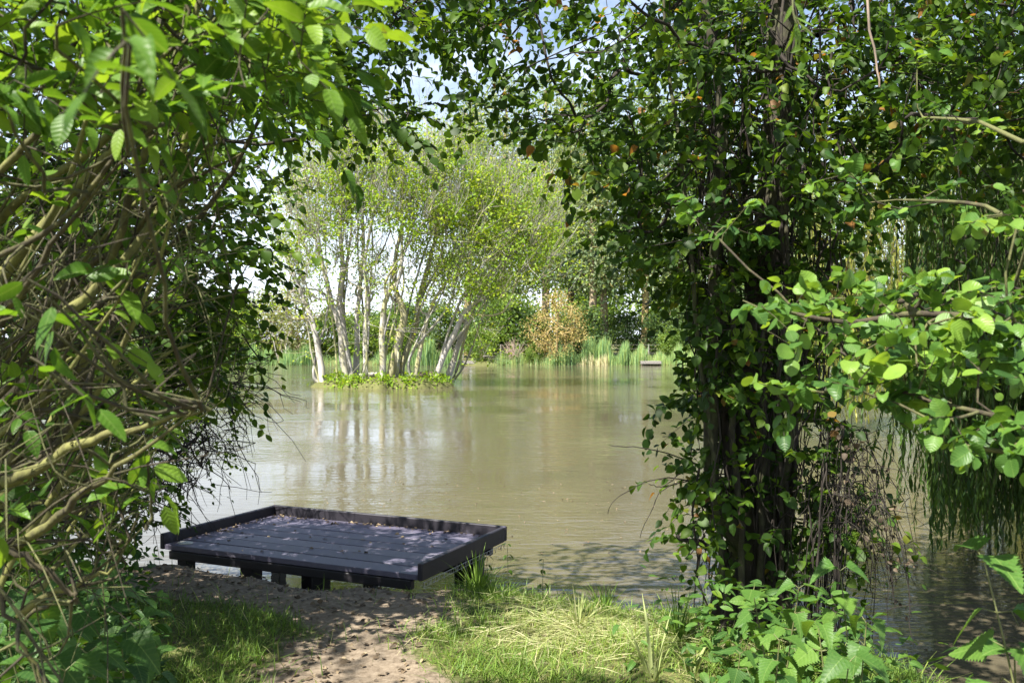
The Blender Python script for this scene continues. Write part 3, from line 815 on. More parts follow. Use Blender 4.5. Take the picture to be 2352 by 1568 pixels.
# ------------------------------------------------------------------ dark small leaved tree behind it, crown arching over the path
base = on_bank(-2.9, 5.0)
t = thing('arching_tree', 'dark small leaved tree behind the left shrub arching over the pond view', 'tree', tuple(base))
tr1 = smooth([base, base + [.15, .1, 1.2], base + [.5, .2, 2.4], base + [1.0, .2, 3.6], base + [1.6, -.2, 4.6], base + [2.4, -.6, 5.3]], 24)
tr2 = smooth([base + [.12, .05, .6], base + [-.4, -.5, 2.0], base + [-.3, -1.4, 3.6], base + [.4, -2.2, 5.0], base + [1.4, -3.0, 5.8]], 20)
tr3 = smooth([base + [.05, .0, .3], base + [.4, .6, 1.4], base + [.6, .9, 2.6], base + [.9, .9, 4.0]], 16)
R2 = [(-200, 100), (480, 100), (680, 130), (730, 290), (640, 390), (570, 510), (540, 620), (520, 740), (420, 830), (200, 900), (-200, 900)]
R3 = [(560, -200), (1200, -200), (1150, 0), (1000, 40), (920, 70), (850, 130), (720, 130), (580, 200)]
A1 = [(700, 200), (850, 230), (960, 250), (1000, 260), (930, 280), (860, 270), (760, 270)]
tg = np.vstack([region(R2, (4.0, 6.2), 520), region(R3, (4.2, 6.5), 150), region(A1, (4.3, 5.2), 20), region([(900, 0), (1040, 20), (1040, 200), (940, 90), (860, 130)], (4.6, 6.2), 20), region([(-250, 350), (420, 350), (480, 820), (-250, 850)], (4.2, 6.2), 150), region([(340, 700), (530, 640), (520, 760), (420, 950), (340, 900)], (5.0, 6.2), 60),
                region([(-300, 850), (340, 850), (290, 1100), (230, 1250), (-300, 1250)], (4.4, 6.4), 230)])
oh = np.stack([rng.uniform(-3.6, 1.6, 480), rng.uniform(-2.2, 4.6, 480), rng.uniform(3.7, 6.2, 480)], -1)
vis = (np.abs(oh[:, 0] / np.maximum(oh[:, 1], .3)) < .62) & ((oh[:, 2] - EYE) / np.maximum(oh[:, 1], .3) < .40)
oh = oh[~vis & open_to_sun(oh, .48)]
SHD = np.array([(-1.5, 2.8, .8), (-1.9, 3.6, .8), (-1.5, 3.4, .6), (-1.4, 4.6, .4), (-1.7, 5.2, .4), (-2.0, 4.4, .5), (-1.2, 6.0, .4), (-2.4, 5.6, .5), (-2.2, 6.9, .4), (-1.7, 7.4, .45), (-1.6, 6.7, .45), (-1.0, 7.3, .45),
                (1.3, 5.0, 1.4), (1.5, 5.0, 1.0), (1.2, 5.0, 2.0), (1.5, 5.1, 2.4), (1.0, 5.0, 1.2), (.3, 4.1, .4), (-1.3, 2.2, 1.9), (-1.2, 2.3, 1.5), (-1.6, 2.4, 2.2), (-1.4, 2.8, 1.9), (-1.0, 1.9, 1.5), (-1.7, 3.0, 1.5), (-.95, 5.0, .4), (-.7, 5.7, .4), (-1.0, 4.5, .4),
                (-1.9, 7.2, .45), (-1.3, 7.0, .45), (-2.2, 7.3, .45), (-1.6, 7.7, .45), (-1.1, 7.6, .45)])
zz = rng.uniform(4.0, 6.0, (len(SHD), 13))
sp = (SHD[:, None] + S * ((zz - SHD[:, 2:3]) / S[2])[..., None]).reshape(-1, 3) + rng.normal(size=(len(SHD) * 13, 3)) * .25  # out-of-view leaf clusters added along sun rays to shade the listed spots
sp = sp[((sp[:, 2] - EYE) / np.maximum(sp[:, 1], .3) > .42) & open_to_sun(sp, .22)]
oh = np.vstack([oh, sp])
tg2 = tg[open_to_sun(tg, .2)]
ch, di = grow([(tr1, .11, .03), (tr2, .09, .03), (tr3, .06, .02)], np.vstack([tg2, oh]), .16, .003, .42, .6, .015)
a_, b_ = MB(), MB(); wood(ch, a_, b_)
fol = MB(); tt = np.vstack([tg2, oh])
spray(fol, tt, di, .34, 11, L_SMALL, .062, (.1, .8), .25, .9, .8, b_, .002)
spray(fol, tt + rng.normal(size=tt.shape) * .12, di + rng.normal(size=di.shape) * .6, .30, 9, L_SMALL, .058, (.0, .8), .25, .9, .8, b_, .002)
a_.build('trunk', M['dark_bark'], t); b_.build('branches', M['dark_twig'], t); fol.build('crown', M['dark_leaf'], t)

# ------------------------------------------------------------------ thorny tangle left of the platform
base = on_bank(-3.3, 6.4)
t = thing('thorny_bush', 'dark tangle of bare thorny twigs beside the platform over the water', 'bush', tuple(base))
br, fol = MB(), MB()
tips = region([(300, 820), (540, 800), (560, 890), (540, 1000), (500, 1080), (450, 1130), (370, 1160), (260, 1190), (240, 1000)], (6.6, 7.9), 300)
tk = [(smooth([base, base + [.1, .2, .8], base + [.5, .5, 1.5]], 8), .03, .012), (smooth([base, base + [.4, .3, .4], base + [.9, .6, .9]], 8), .025, .01), (smooth([base, base + [-.2, .1, .8], base + [-.1, .4, 1.8]], 8), .025, .01)]
ch, di = grow(tk, tips, .12, .0028, .36, .25, .03, -.1); wood(ch, br, br)
for k in range(330):
    p = tips[rng.integers(len(tips))]; d = norm(rng.normal(size=3) + np.array([.5, -.1, -.2])); L = rng.uniform(.15, .6)
    q = wiggle(smooth([p, p + d * L * .5 + rng.normal(size=3) * .1, p + d * L - np.array([0, 0, .35 * L])], 8), .05)
    br.tube(q, np.linspace(.005, .0018, 8), 3, .3)
spray(fol, tips[::2], di[::2], .22, 6, L_SMALL, .045, (.2, .9), .4, .9, .6)
lw = region([(50, 1080), (400, 1130), (350, 1220), (300, 1270), (50, 1290)], (6.3, 7.2), 80)
spray(fol, lw, rng.normal(size=(len(lw), 3)), .22, 9, L_SMALL, .06, (0, .6), .3, .9, .8, br)
for a, bb in (([(520, 700), (590, 820), (625, 830), (560, 870)], 6.2), ([(500, 880), (560, 930), (605, 965)], 6.3), ([(450, 905), (540, 870), (610, 850)], 6.4)):
    br.tube(wiggle(smooth(PP(a, bb), 9), .02), np.linspace(.006, .002, 9), 4)
br.build('branches', M['dark_twig'], t); fol.build('foliage', M['dark_leaf'], t)

# ------------------------------------------------------------------ ivy clad tree on the right
dT = 5.15
base = P(1715, 1450, dT); base[2] = float(hgt(base[0], base[1])) - .05
t = thing('ivy_clad_tree', 'dark ivy clad tree trunk with many upright stems at the water edge', 'tree', tuple(base))
main = smooth(np.vstack([base, PP([(1720, 1300), (1725, 1050), (1745, 760), (1775, 450), (1790, 150), (1800, -200), (1700, -600)], dT)]), 30)
spl = smooth(np.vstack([base + [-.05, -.05, .5], PP([(1680, 1210), (1640, 1130), (1632, 980), (1640, 700), (1650, 420), (1660, 250), (1600, -100)], 5.0)]), 26)
m1 = MB(); rr = np.interp(np.linspace(0, 1, 30), [0, .12, .3, .6, 1], [.14, .115, .10, .09, .05])
m1.tube(main, rr, 14, .3, .07)
for k in range(7):                                     # root flare
    th = k * .9 + .3; o = np.array([math.cos(th), math.sin(th) * .7, 0])
    m1.tube([base + o * .10 + [0, 0, .5], base + o * .15 + [0, 0, .2], base + o * .24 + [0, 0, -.12]], [.035, .05, .035], 8, .3, .08)
m1.build('trunk', M['dark_bark'], t)
trunks = [(main, .1, .05)]
b = MB(); b.tube(spl, np.linspace(.055, .022, 26), 8, .6, .05); b.build('stem', M['dark_bark'], t)
trunks.append((spl, .02, .02))
for k in range(22):
    u0 = rng.uniform(1630, 1870); du = rng.normal(0, 60); d0 = rng.uniform(4.85, 5.6)
    vv = np.linspace(1400, rng.uniform(-100, 700), 7)
    q = np.vstack([PP([(u0 + (1740 - u0) * .35 + (du + (u0 - 1740) * .25) * s ** 1.2, v) for s, v in zip(np.linspace(0, 1, 7), vv)], d0)])
    q = wiggle(smooth(q, 22), .05); r = rng.uniform(.012, .032)
    b = MB(); b.tube(q, np.linspace(r, r * .5, 22), 7, rng.uniform(0, .8), .06); b.build('stem', M['dark_bark'], t)
    if k < 8: trunks.append((q, .01, .01))
iv = MB()
for k in range(230):                                   # hanging and climbing ivy strands
    v0 = rng.uniform(-100, 1250); L = rng.uniform(150, 520); w = np.interp(v0, [0, 700, 1000, 1400], [230, 170, 130, 110])
    u0 = 1755 + np.clip(rng.normal() * w * .55, -150, 200); d0 = rng.uniform(4.75, 5.6)
    q = PP([(u0 + rng.normal() * 14, v0 + L * s) for s in np.linspace(0, 1, 5)], d0)
    q[:, 2] = np.maximum(q[:, 2], .36)
    iv.tube(smooth(q, 9), np.linspace(.007, .003, 9) * rng.uniform(.5, 1.3), 4, rng.uniform(0, 1))
tag(iv.build('ivy_strands', M['dark_twig'], t), kind='stuff')
b = MB(); b.tube(wiggle(smooth(PP([(1640, 1262), (1600, 1245), (1575, 1240), (1554, 1228)], 4.95), 8), .01), np.linspace(.022, .010, 8), 7, .2, .15); b.build('broken_branch', M['dark_twig'], t)
R4 = [(1380, -150), (2500, -150), (2500, 430), (2300, 460), (1950, 470), (1700, 560), (1580, 620), (1480, 600), (1440, 450), (1360, 330), (1250, 270), (1330, 150)]
tg = np.vstack([region(R4, (4.2, 6.6), 470), region([(1030, 30), (1400, -150), (1440, 420), (1360, 380), (1270, 330), (1180, 290), (1090, 240)], (4.4, 6.2), 62), region([(1520, -100), (2400, -100), (2400, 380), (1600, 480), (1500, 300)], (4.6, 6.8), 380),
                region([(1420, 400), (1560, 420), (1580, 640), (1440, 580)], (4.6, 5.6), 28), region([(1610, 640), (1700, 600), (1690, 860), (1650, 850)], (4.7, 5.4), 34),
                region([(1600, 880), (1670, 840), (1670, 1210), (1630, 1200), (1600, 1120), (1610, 1000)], (4.8, 5.2), 44),
                region([(1650, 680), (1880, 640), (1880, 900), (1820, 960), (1660, 940)], (4.7, 5.6), 44), region([(1660, 1000), (1880, 950), (1880, 1250), (1650, 1280)], (4.7, 5.5), 28),
                region([(1560, 550), (1900, 500), (1900, 700), (1600, 700)], (4.8, 5.6), 60), region([(1040, -80), (1300, -80), (1300, 60), (1100, 40)], (4.8, 6.4), 16)])
oh = np.stack([rng.uniform(.2, 4.2, 260), rng.uniform(2.4, 8.0, 260), rng.uniform(4.6, 7.0, 260)], -1)
oh = oh[((oh[:, 2] - EYE) / np.maximum(oh[:, 1], .3) > .40)]
tg = np.vstack([tg, oh])
tg = tg[open_to_sun(tg, .22)]
ch, di = grow(trunks, tg, .16, .0028, .42, .6, .015)
br, fol = MB(), MB()
for pts, r, trk in ch:
    if not trk: br.tube(pts, r, 6 if r.max() > .012 else 4, rng.uniform(0, .6))
spray(fol, tg, di, .32, 11, L_SMALL, .066, (.05, .8), .25, .9, .8, br, .002)
spray(fol, tg + rng.normal(size=tg.shape) * .10, di + rng.normal(size=di.shape) * .6, .28, 9, L_SMALL, .060, (.0, .85), .25, .9, .8, br, .002)
kx = tg[(tg[:, 2] > 2.6)]; kx = kx[rng.integers(len(kx), size=90)] + rng.normal(size=(90, 3)) * .1
spray(fol, kx, rng.normal(size=kx.shape), .07, 6, L_SMALL, .03, (1, 1.0), .6, .9, .3)
br.build('branches', M['dark_twig'], t); fol.build('crown', M['ivy_leaf'], t)

# arching dead briars right of the trunk
bb = on_bank(1.85, 4.75)
t = thing('briar', 'arching dead brown briar stems hanging over the water right of the trunk', 'briar', tuple(bb))
br, fol = MB(), MB()
for k in range(48):
    u1 = rng.uniform(1900, 2110); vtop = rng.uniform(960, 1180); u0 = rng.uniform(1820, 1930)
    q = PP([(u0, 1420), (u0 + .15 * (u1 - u0), vtop + 120), (u0 + .5 * (u1 - u0), vtop), (u0 + .85 * (u1 - u0), vtop + 90), (u1, vtop + rng.uniform(150, 330))], rng.uniform(4.5, 5.2))
    q[0, 2] = .3
    q = wiggle(smooth(q, 16), .06); br.tube(q, np.linspace(.005, .002, 16) * rng.uniform(.5, 1.3), 4, rng.uniform(0, 1))
    pk = q[8 + rng.integers(0, 8, 5)]
    if k % 2: spray(fol, pk[:2], rng.normal(size=(2, 3)) + [0, 0, -.5], .10, 3, L_SMALL, .035, (.0, .25), .5, .9, .3)
    for jj in range(3):
        o = q[rng.integers(5, 15)]; e = o + norm(rng.normal(size=3)) * rng.uniform(.1, .3)
        br.tube(smooth([o, (o + e) / 2 + rng.normal(size=3) * .02, e - [0, 0, .05]], 5), np.linspace(.0026, .001, 5), 3, .3)
br.build('stems', M['dark_twig'], t); fol.build('foliage', M['litter'], t)
lv = region([(1830, 1000), (1960, 1020), (2040, 1150), (2000, 1300), (1850, 1320)], (4.6, 5.1), 70)
f2 = MB(); spray(f2, lv, rng.normal(size=(len(lv), 3)), .22, 8, L_SMALL, .055, (.2, .7), .3, .9, .8, None)
f2.build('foliage', M['ivy_leaf'], t)
# bare whip hanging left of the trunk
o = P(1600, 1110, 5.0)
t = thing('bare_whip', 'thin bare whip bending out over open water left of the ivy trunk', 'twig', tuple(o))
br = MB()
for q in ([(1600, 1110), (1540, 1095), (1480, 1110), (1420, 1140), (1396, 1180)], [(1600, 1065), (1520, 1035), (1450, 1025), (1400, 1022)], [(1590, 1100), (1530, 1120), (1500, 1170), (1470, 1235)], [(1560, 1090), (1520, 1120), (1490, 1110)]):
    br.tube(wiggle(smooth(PP(q, (5.05, 4.8)), 12), .015), np.linspace(.004, .0014, 12), 4, .2)
br.build('twigs', M['dark_twig'], t)

# ------------------------------------------------------------------ apple tree reaching in from the right
base = on_bank(2.0, 1.9)
t = thing('apple_tree', 'bright round leaved apple branch reaching in from the right edge', 'tree', tuple(base))
tr = smooth([base, base + [-.05, .05, .8], base + [.05, .1, 1.5], base + [-.05, .1, 2.3], base + [-.2, .15, 3.0]], 18)
l1 = smooth(np.vstack([tr[8], PP([(2500, 800), (2300, 740), (2100, 720), (1950, 740), (1800, 715)], (2.1, 2.3))]), 18)
l2 = smooth(np.vstack([tr[11], PP([(2450, 520), (2250, 470), (2100, 460)], (2.3, 2.7))]), 12)
l3 = smooth(np.vstack([tr[6], PP([(2480, 1050), (2330, 1040), (2200, 1020)], (1.9, 1.95))]), 10)
l4 = smooth(np.vstack([tr[13], PP([(2450, 320), (2250, 280), (2120, 270)], (2.4, 2.9))]), 10)
tg = np.vstack([region([(1700, 720), (1780, 670), (1960, 660), (2352, 650), (2420, 830), (2100, 890), (1960, 860), (1800, 790)], (1.95, 2.8), 76),
                region([(1850, 690), (2420, 690), (2420, 840), (2050, 880)], (1.9, 2.5), 18),
                region([(1570, 490), (1640, 465), (1760, 480), (1770, 560), (1640, 560)], (2.5, 2.8), 6), region([(1860, 400), (2020, 410), (2000, 500), (1880, 490)], (2.5, 2.8), 4),
                region([(2020, 410), (2200, 400), (2240, 520), (2080, 540)], (2.5, 2.8), 5), region([(2050, 230), (2260, 250), (2230, 320), (2080, 310)], (2.6, 3.0), 5), region([(2060, 110), (2140, 120), (2130, 170), (2070, 160)], (2.6, 3.0), 2),
                region([(2130, 940), (2400, 960), (2400, 1080), (2200, 1060)], (1.8, 2.0), 9), region([(1765, 870), (1840, 880), (1830, 950), (1780, 930)], (2.1, 2.2), 4), region([(2220, 470), (2352, 480), (2352, 520), (2240, 520)], (2.0, 2.2), 4),
                region([(1920, 820), (2250, 860), (2230, 940), (1950, 930)], (1.9, 2.2), 10)])
ch, di = grow([(tr, .07, .04), (l1, .012, .005), (l2, .010, .004), (l3, .010, .004), (l4, .010, .004)], tg, .1, .0016, .42, .5, .008)
a_, br, fol = MB(), MB(), MB()
for pts, r, trk in ch:
    (a_ if (trk and r.max() > .03) else br).tube(pts, r, 10 if r.max() > .03 else 6, rng.uniform(0, 1), .05 if r.max() > .03 else 0)
spray(fol, tg, di + [0, 0, .0], .075, 7, L_ROUND, .046, (.0, 1.0), .1, 1.1, .9, br, .0016, rnd=.7)
spray(fol, tg + rng.normal(size=tg.shape) * .04, di + rng.normal(size=di.shape) * .7, .06, 3, L_ROUND, .042, (.0, 1.0), .1, 1.1, .9, br, .0016)
a_.build('trunk', M['dark_bark'], t); br.build('branches', M['twig'], t); fol.build('foliage', M['apple_leaf'], t)

# hanging sprig of narrow leaves and a bare vine at the top
t = thing('hanging_sprig', 'thin hanging sprig with narrow pale leaves at the top edge', 'sprig', tuple(P(1822, -160, 1.6)))
b, fol = MB(), MB()
q = smooth(PP([(1815, -160), (1820, -40), (1822, 30), (1830, 55)], 1.6), 10); b.tube(q, np.linspace(.0022, .0012, 10), 5, .8)
q2 = smooth(PP([(1822, 30), (1840, 60), (1870, 78)], 1.6), 6); b.tube(q2, np.linspace(.0015, .0008, 6), 4, .8)
for u, v, du, dv in ((1824, 5, 32, 35), (1828, 40, 42, 20), (1830, 60, 14, 40), (1826, 60, -4, 44), (1822, 10, -18, 36), (1835, 55, 35, 24), (1826, 50, 12, 55)):
    fol.leaves(L_NARROW, [P(u, v, 1.6)], [[du, 3, -dv]], [[.3, -1, .6]], math.hypot(du, dv) / F * 1.6 * 1.15, .8)
b.build('stem', M['stem'], t); fol.build('foliage', M['apple_leaf'], t)
t = thing('hanging_vine', 'bare reddish vine hanging down at the top right', 'vine', tuple(P(1995, -150, 2.8)))
b = MB(); b.tube(wiggle(smooth(PP([(1992, -150), (1998, 30), (2012, 120), (2020, 200)], 2.8), 12), .01), np.linspace(.005, .003, 12), 5, .9); b.build('stem', M['dry_twig'], t)


# ------------------------------------------------------------------ weeping willows
def willow(name, label, base, top, mat, starts, bottom, spacing, leaf, wr=.004, tb=(.1, .9), nl=26):
    t = thing(name, label, 'tree', tuple(base))
    tr = smooth([base, base * .65 + top * .35 + [.2, .1, 0], base * .3 + top * .7 + [-.1, 0, .1], top], 20)
    ch, di = grow([(tr, .34, .10)], starts, .35, .006, .45, .5, .03)
    a_, br, fol = MB(), MB(), MB(); wood(ch, a_, br)
    for p in starts:
        zb = bottom(p); L = max(.8, (p[2] - zb) * rng.uniform(.82, 1.03)); m = int(L / spacing)
        s = np.linspace(0, 1, m)[:, None]; sw = rng.normal(size=3) * .16; sw[2] = 0
        q = p + np.array([0, 0, -L]) * s + sw * s * L * .4 + np.c_[np.sin(s * 5 + p[0] * 3), np.cos(s * 4 + p[1]), 0 * s] * .03
        br.tube(q[::6], np.linspace(wr, wr * .5, len(q[::6])), 3, .6)
        th = rng.uniform(0, 6.28, m)
        d = np.stack([np.cos(th) * .5, np.sin(th) * .5, -np.ones(m)], -1); nn = np.stack([np.cos(th), np.sin(th), .5 + 0 * th], -1) + rng.normal(size=(m, 3)) * .3
        fol.leaves(L_NARROW, q, d, nn, leaf * rng.uniform(.7, 1.2, m), np.clip(rng.uniform(*tb) + rng.normal(size=m) * .12, 0, 1))
    a_.build('trunk', M['dark_bark'], t); br.build('branches', M['twig'], t); fol.build('crown', mat, t)


st = np.vstack([region([(2080, 80), (2900, 40), (2900, 520), (2500, 560), (2130, 520)], (6.8, 10.5), 420), region([(2125, 500), (2800, 500), (2800, 900), (2140, 900)], (7.0, 9.5), 460),
                region([(1900, -200), (3000, -300), (3000, 100), (2050, 200)], (7, 11), 90)])
def bot(p):
    u = p[0] / p[1] * F + 1176
    vb = np.interp(u, [1900, 2060, 2120, 2180, 2240, 2300, 2400, 3000], [500, 620, 1150, 1240, 1200, 1180, 1220, 1260]) + rng.normal() * 45
    return max(.12, EYE - (vb - 784) / F * p[1])
willow('weeping_willow', 'dark weeping willow with hanging strands over shaded water at right', np.array([7.6, 8.2, -.1]), np.array([6.6, 9.0, 6.0]), M['willow_leaf'], st, bot, .028, .085)
st = np.vstack([region([(1840, 330), (2500, 330), (2500, 640), (1860, 640)], (18.5, 23), 330), region([(1850, 560), (2110, 560), (2110, 780), (1850, 780)], (19, 22), 60)])
def bot2(p):
    u = p[0] / p[1] * F + 1176
    return max(.15, EYE - (np.interp(u, [1840, 1900, 2060, 2090, 2500], [900, 930, 950, 860, 900]) + rng.normal() * 30 - 784) / F * p[1])
willow('weeping_willow', 'sunlit yellow green weeping willow glimpsed behind the apple leaves', np.array([11.5, 22, -.1]), np.array([9.5, 20.8, 6.6]), M['yellow_willow_leaf'], st, bot2, .075, .15, .006)

# ------------------------------------------------------------------ islet trees
Z = lambda q: [(571.5 + .4478 * a, 244.9 + .4478 * b) for a, b in q]
TI = [([(385, 1405), (340, 1170), (290, 1000), (230, 850), (120, 600)], 40.2, .22, 'pale trunk leaning left at the left end of the islet', 0.45, [(90, 420), (330, 420), (400, 800), (300, 950), (100, 850)]),
      ([(500, 1420), (470, 1150), (420, 980), (395, 880), (330, 640), (250, 420)], 40.0, .20, 'pale trunk bending left, second from the left on the islet', .5, [(180, 250), (430, 250), (450, 700), (250, 700)]),
      ([(525, 1400), (485, 1120), (470, 950), (492, 830), (472, 640), (480, 480), (440, 250)], 40.8, .24, 'thick pale trunk with an S bend left of the islet centre', .65, [(330, 120), (560, 120), (560, 620), (380, 600)]),
      ([(548, 1390), (555, 1100), (570, 900), (585, 650), (560, 380), (540, 200)], 41.2, .19, 'straight pale trunk just right of the S bend trunk', .65, [(430, 120), (680, 120), (680, 560), (500, 560)]),
      ([(600, 1425), (610, 1150), (620, 950), (600, 800), (640, 500), (620, 200)], 39.6, .17, 'slim bright straight trunk standing at the front of the islet', .65, [(530, 60), (760, 60), (760, 600), (540, 700)]),
      ([(686, 1425), (690, 1080), (710, 940), (770, 850), (785, 600), (790, 250)], 39.4, .20, 'pale trunk kinked right halfway up, at the islet centre', .7, [(650, 60), (940, 60), (960, 560), (700, 600)]),
      ([(722, 1400), (770, 1180), (800, 1040), (750, 900), (770, 700), (830, 480)], 40.6, .30, 'thickest trunk of the islet, forked low down', .8, [(720, 260), (1020, 200), (1060, 700), (760, 760)]),
      ([(745, 1415), (850, 1150), (880, 960), (950, 700), (1000, 400), (1050, 200)], 41.4, .22, 'yellowish trunk leaning right behind the forked trunk', 1.0, [(880, 130), (1230, 130), (1260, 560), (950, 700)]),
      ([(850, 1410), (900, 1120), (960, 960), (1100, 750), (1200, 450)], 40.0, .15, 'slender trunk leaning right between the forked and the twin trunks', 1.0, [(1000, 300), (1400, 300), (1420, 760), (900, 900)]),
      ([(945, 1412), (1060, 1150), (1130, 1020), (1290, 920), (1500, 750)], 40.4, .20, 'outer leaning trunk at the right end of the islet', 1.1, [(1180, 500), (1620, 560), (1600, 850), (1300, 960), (1100, 900)]),
      ([(1005, 1415), (1090, 1180), (1160, 1000), (1350, 750), (1400, 500)], 41.6, .21, 'dark sided trunk leaning furthest right on the islet', 1.1, [(1180, 300), (1560, 380), (1640, 640), (1300, 740)])]
for uv, d, r, lab, dens, poly in TI:
    pts = smooth(PP(Z(uv), d), 22); pts[0, 2] = min(pts[0, 2], .1); pts[0, 2] = float(hgt(pts[0, 0], pts[0, 1])) - .1
    pts = wiggle(pts, .10)
    t = thing('islet_tree', lab, 'tree', tuple(pts[0]), 'trees on the islet')
    poly = Z(poly)
    tg = region(poly, (d - 2.6, d + 3.0), 42); tg2 = region(poly, (d - 2.4, d + 2.6), int(36 * min(dens, 1)))
    up = pts[12] + rng.normal(size=(16, 3)) * [1.4, 1.2, 1.6] + [0, 0, .6]
    tg = np.vstack([tg, tg2, up])
    fork = smooth([pts[7], pts[9] + rng.normal(size=3) * .3, pts[14] + rng.normal(size=3) * .7, pts[19] + rng.normal(size=3) * .9], 12)
    r *= .74
    ch, di = grow([(pts, r, r * .2), (fork, r * .5, r * .16)], tg, .4, .011, .42, .9, .06)
    a_, br, fol = MB(), MB(), MB(); wood(ch, a_, br, tint=None)
    for k in range(2):                                  # thin suckers from the same stool
        e = tg[rng.integers(len(tg))]; o = pts[0] + rng.normal(size=3) * [.22, .22, 0]
        q = wiggle(smooth([o, o * .6 + pts[6] * .4 + rng.normal(size=3) * .25, pts[11] + rng.normal(size=3) * .45, (pts[13] + e) / 2, e], 18), .10)
        br.tube(q, np.linspace(rng.uniform(.045, .085), .018, 18), 6, rng.uniform(0, 1))
    for k in range(int(400)):                           # fine upright twigs
        p = tg[rng.integers(len(tg))]; e = norm(rng.normal(size=3) * .45 + norm(p - pts[6]) + [0, 0, .5]); L = rng.uniform(.7, 1.9)
        br.tube(smooth([p - e * .1, p + e * L * .5 + rng.normal(size=3) * .08, p + e * L], 5), np.linspace(.012, .006, 5), 3, rng.uniform(0, 1))
    n = int(820 * dens); c = tg[rng.integers(len(tg), size=n)] + rng.normal(size=(n, 3)) * [.45, .5, .42] + [0, 0, .15]
    nz = .5 + .5 * np.sin(c[:, 0] * 2.1 + 1) * np.sin(c[:, 2] * 2.7) ; c = c[rng.uniform(size=n) < .35 + .65 * nz]; n = len(c)
    m = 11
    cc = np.repeat(c, m, 0) + rng.normal(size=(n * m, 3)) * [.24, .24, .13]
    fol.leaves(L_FAR, cc, rng.normal(size=(n * m, 3)) + [0, 0, -.2], np.array([0, 0, .8]) + rng.normal(size=(n * m, 3)) * .7, rng.uniform(.07, .15, n * m), np.repeat(rng.uniform(0, 1, n), m))
    a_.build('trunk', M['pale_bark'], t); br.build('branches', M['grey_twig'], t); fol.build('crown', M['island_leaf'], t)
b = MB()                                               # low growth round the islet rim
n = 1700; tcn = np.array([3.4, 3.9, 4.25, 4.75, 5.2, 5.75, 6.2, .6, 2.6]); th = tcn[rng.integers(9, size=n)] + rng.normal(size=n) * .11; q = np.clip(rng.normal(.86, .10, n), .5, 1.04)
x = ISL[0] + np.cos(th) * 2.85 * q; y = ISL[1] + .4 + np.sin(th) * 2.1 * q
k = th > -9; x, y, n = x[k], y[k], int(k.sum())
b.leaves(L_FAR, np.stack([x, y, hgt(x, y) + rng.uniform(-.02, np.full(n, .30), n) ** 1.0], -1), rng.normal(size=(n, 3)), np.array([0, 0, 1.0]) + rng.normal(size=(n, 3)) * .6, rng.uniform(.06, .16, n), rng.uniform(0, .8, n))
tag(b.build('islet_weeds', M['island_leaf']), 'yellow green low plants round the rim of the islet', 'plants', kind='stuff')
for (u, v, d, L, r, a, lab) in ((835, 870, 40.6, 1.3, .10, .1, 'short cut log lying between the islet trunks'), (850, 858, 41.0, 1.0, .09, -.2, 'upper cut log resting behind the islet trunks'), (975, 866, 40.8, 1.1, .16, .3, 'dark stump log behind the right islet trunks')):
    p = P(u, v, d); p[2] = float(hgt(p[0], p[1])) + r * .6; e = np.array([math.cos(a), math.sin(a), .05]) * L / 2
    t = thing('log', lab, 'log', tuple(p)); b = MB(); b.tube(wiggle(smooth([p - e, p, p + e], 7), .03), [r, r * 1.05, r, r * .95, r, r * .9, r * .85], 9, .4, .06)
    b.build('wood', M['pale_bark'] if r < .12 else M['far_bark'], t)


# ------------------------------------------------------------------ far bank
def far_tree(name, H, prof, ntg, nleaf, leaf, mat, bark, r0, rtop=.05, clump=.5, lean=0, bare=.15, tb=(0, 1), upb=.6, step=.6):
    """prototype at the origin; prof(f) is the crown radius at height fraction f"""
    t = thing(name, name, 'tree')
    tr = smooth([np.zeros(3), np.array([lean * .3, 0, H * .33]), np.array([lean * .6, .1, H * .66]), np.array([lean, 0, H * .96])], 22); tr = wiggle(tr, .012 * H)
    f = rng.uniform(bare, 1, ntg * 2); th = rng.uniform(0, 6.28, ntg * 2); rr = np.array([prof(q) for q in f]); w = rr / rr.max()
    k = rng.uniform(size=len(f)) < .15 + .85 * w; f, th, rr = f[k][:ntg], th[k][:ntg], rr[k][:ntg]
    q = rr * np.sqrt(rng.uniform(.05, 1, len(f))) * (1 + .22 * np.sin(th * 3 + f * 9))
    ctr = np.array([np.interp(f * H, tr[:, 2], tr[:, c]) for c in (0, 1)]).T
    tg = np.stack([ctr[:, 0] + np.cos(th) * q, ctr[:, 1] + np.sin(th) * q, f * H], -1)
    ch, di = grow([(tr, r0, rtop)], tg, step, .02, .42, upb, .05)
    a_, br, fol = MB(), MB(), MB(); wood(ch, a_, br)
    idx = rng.integers(len(tg), size=nleaf)
    c = tg[idx] + rng.normal(size=(nleaf, 3)) * clump
    c[:, 2] = np.maximum(c[:, 2], .1)
    ti = np.clip(rng.uniform(*tb, len(tg))[idx] + rng.normal(size=nleaf) * .2, 0, 1)
    fol.leaves(L_FAR, c, rng.normal(size=(nleaf, 3)) + [0, 0, -.3], np.array([0, 0, .7]) + rng.normal(size=(nleaf, 3)) * .8, leaf * rng.uniform(.6, 1.3, nleaf), ti)
    for o, nm, mt in ((a_, 'trunk', bark), (br, 'branches', bark), (fol, 'crown', mat)):
        if o.n: o.build(nm, mt, t)
    return t


dome = lambda R: (lambda f: R * math.sqrt(max(0.02, 1 - (2 * f - 1) ** 2)))
p_poplar = lambda f: 3.3 * (math.sin(math.pi * min(1, f) ** .85) ** .7 + .08)
used = set()


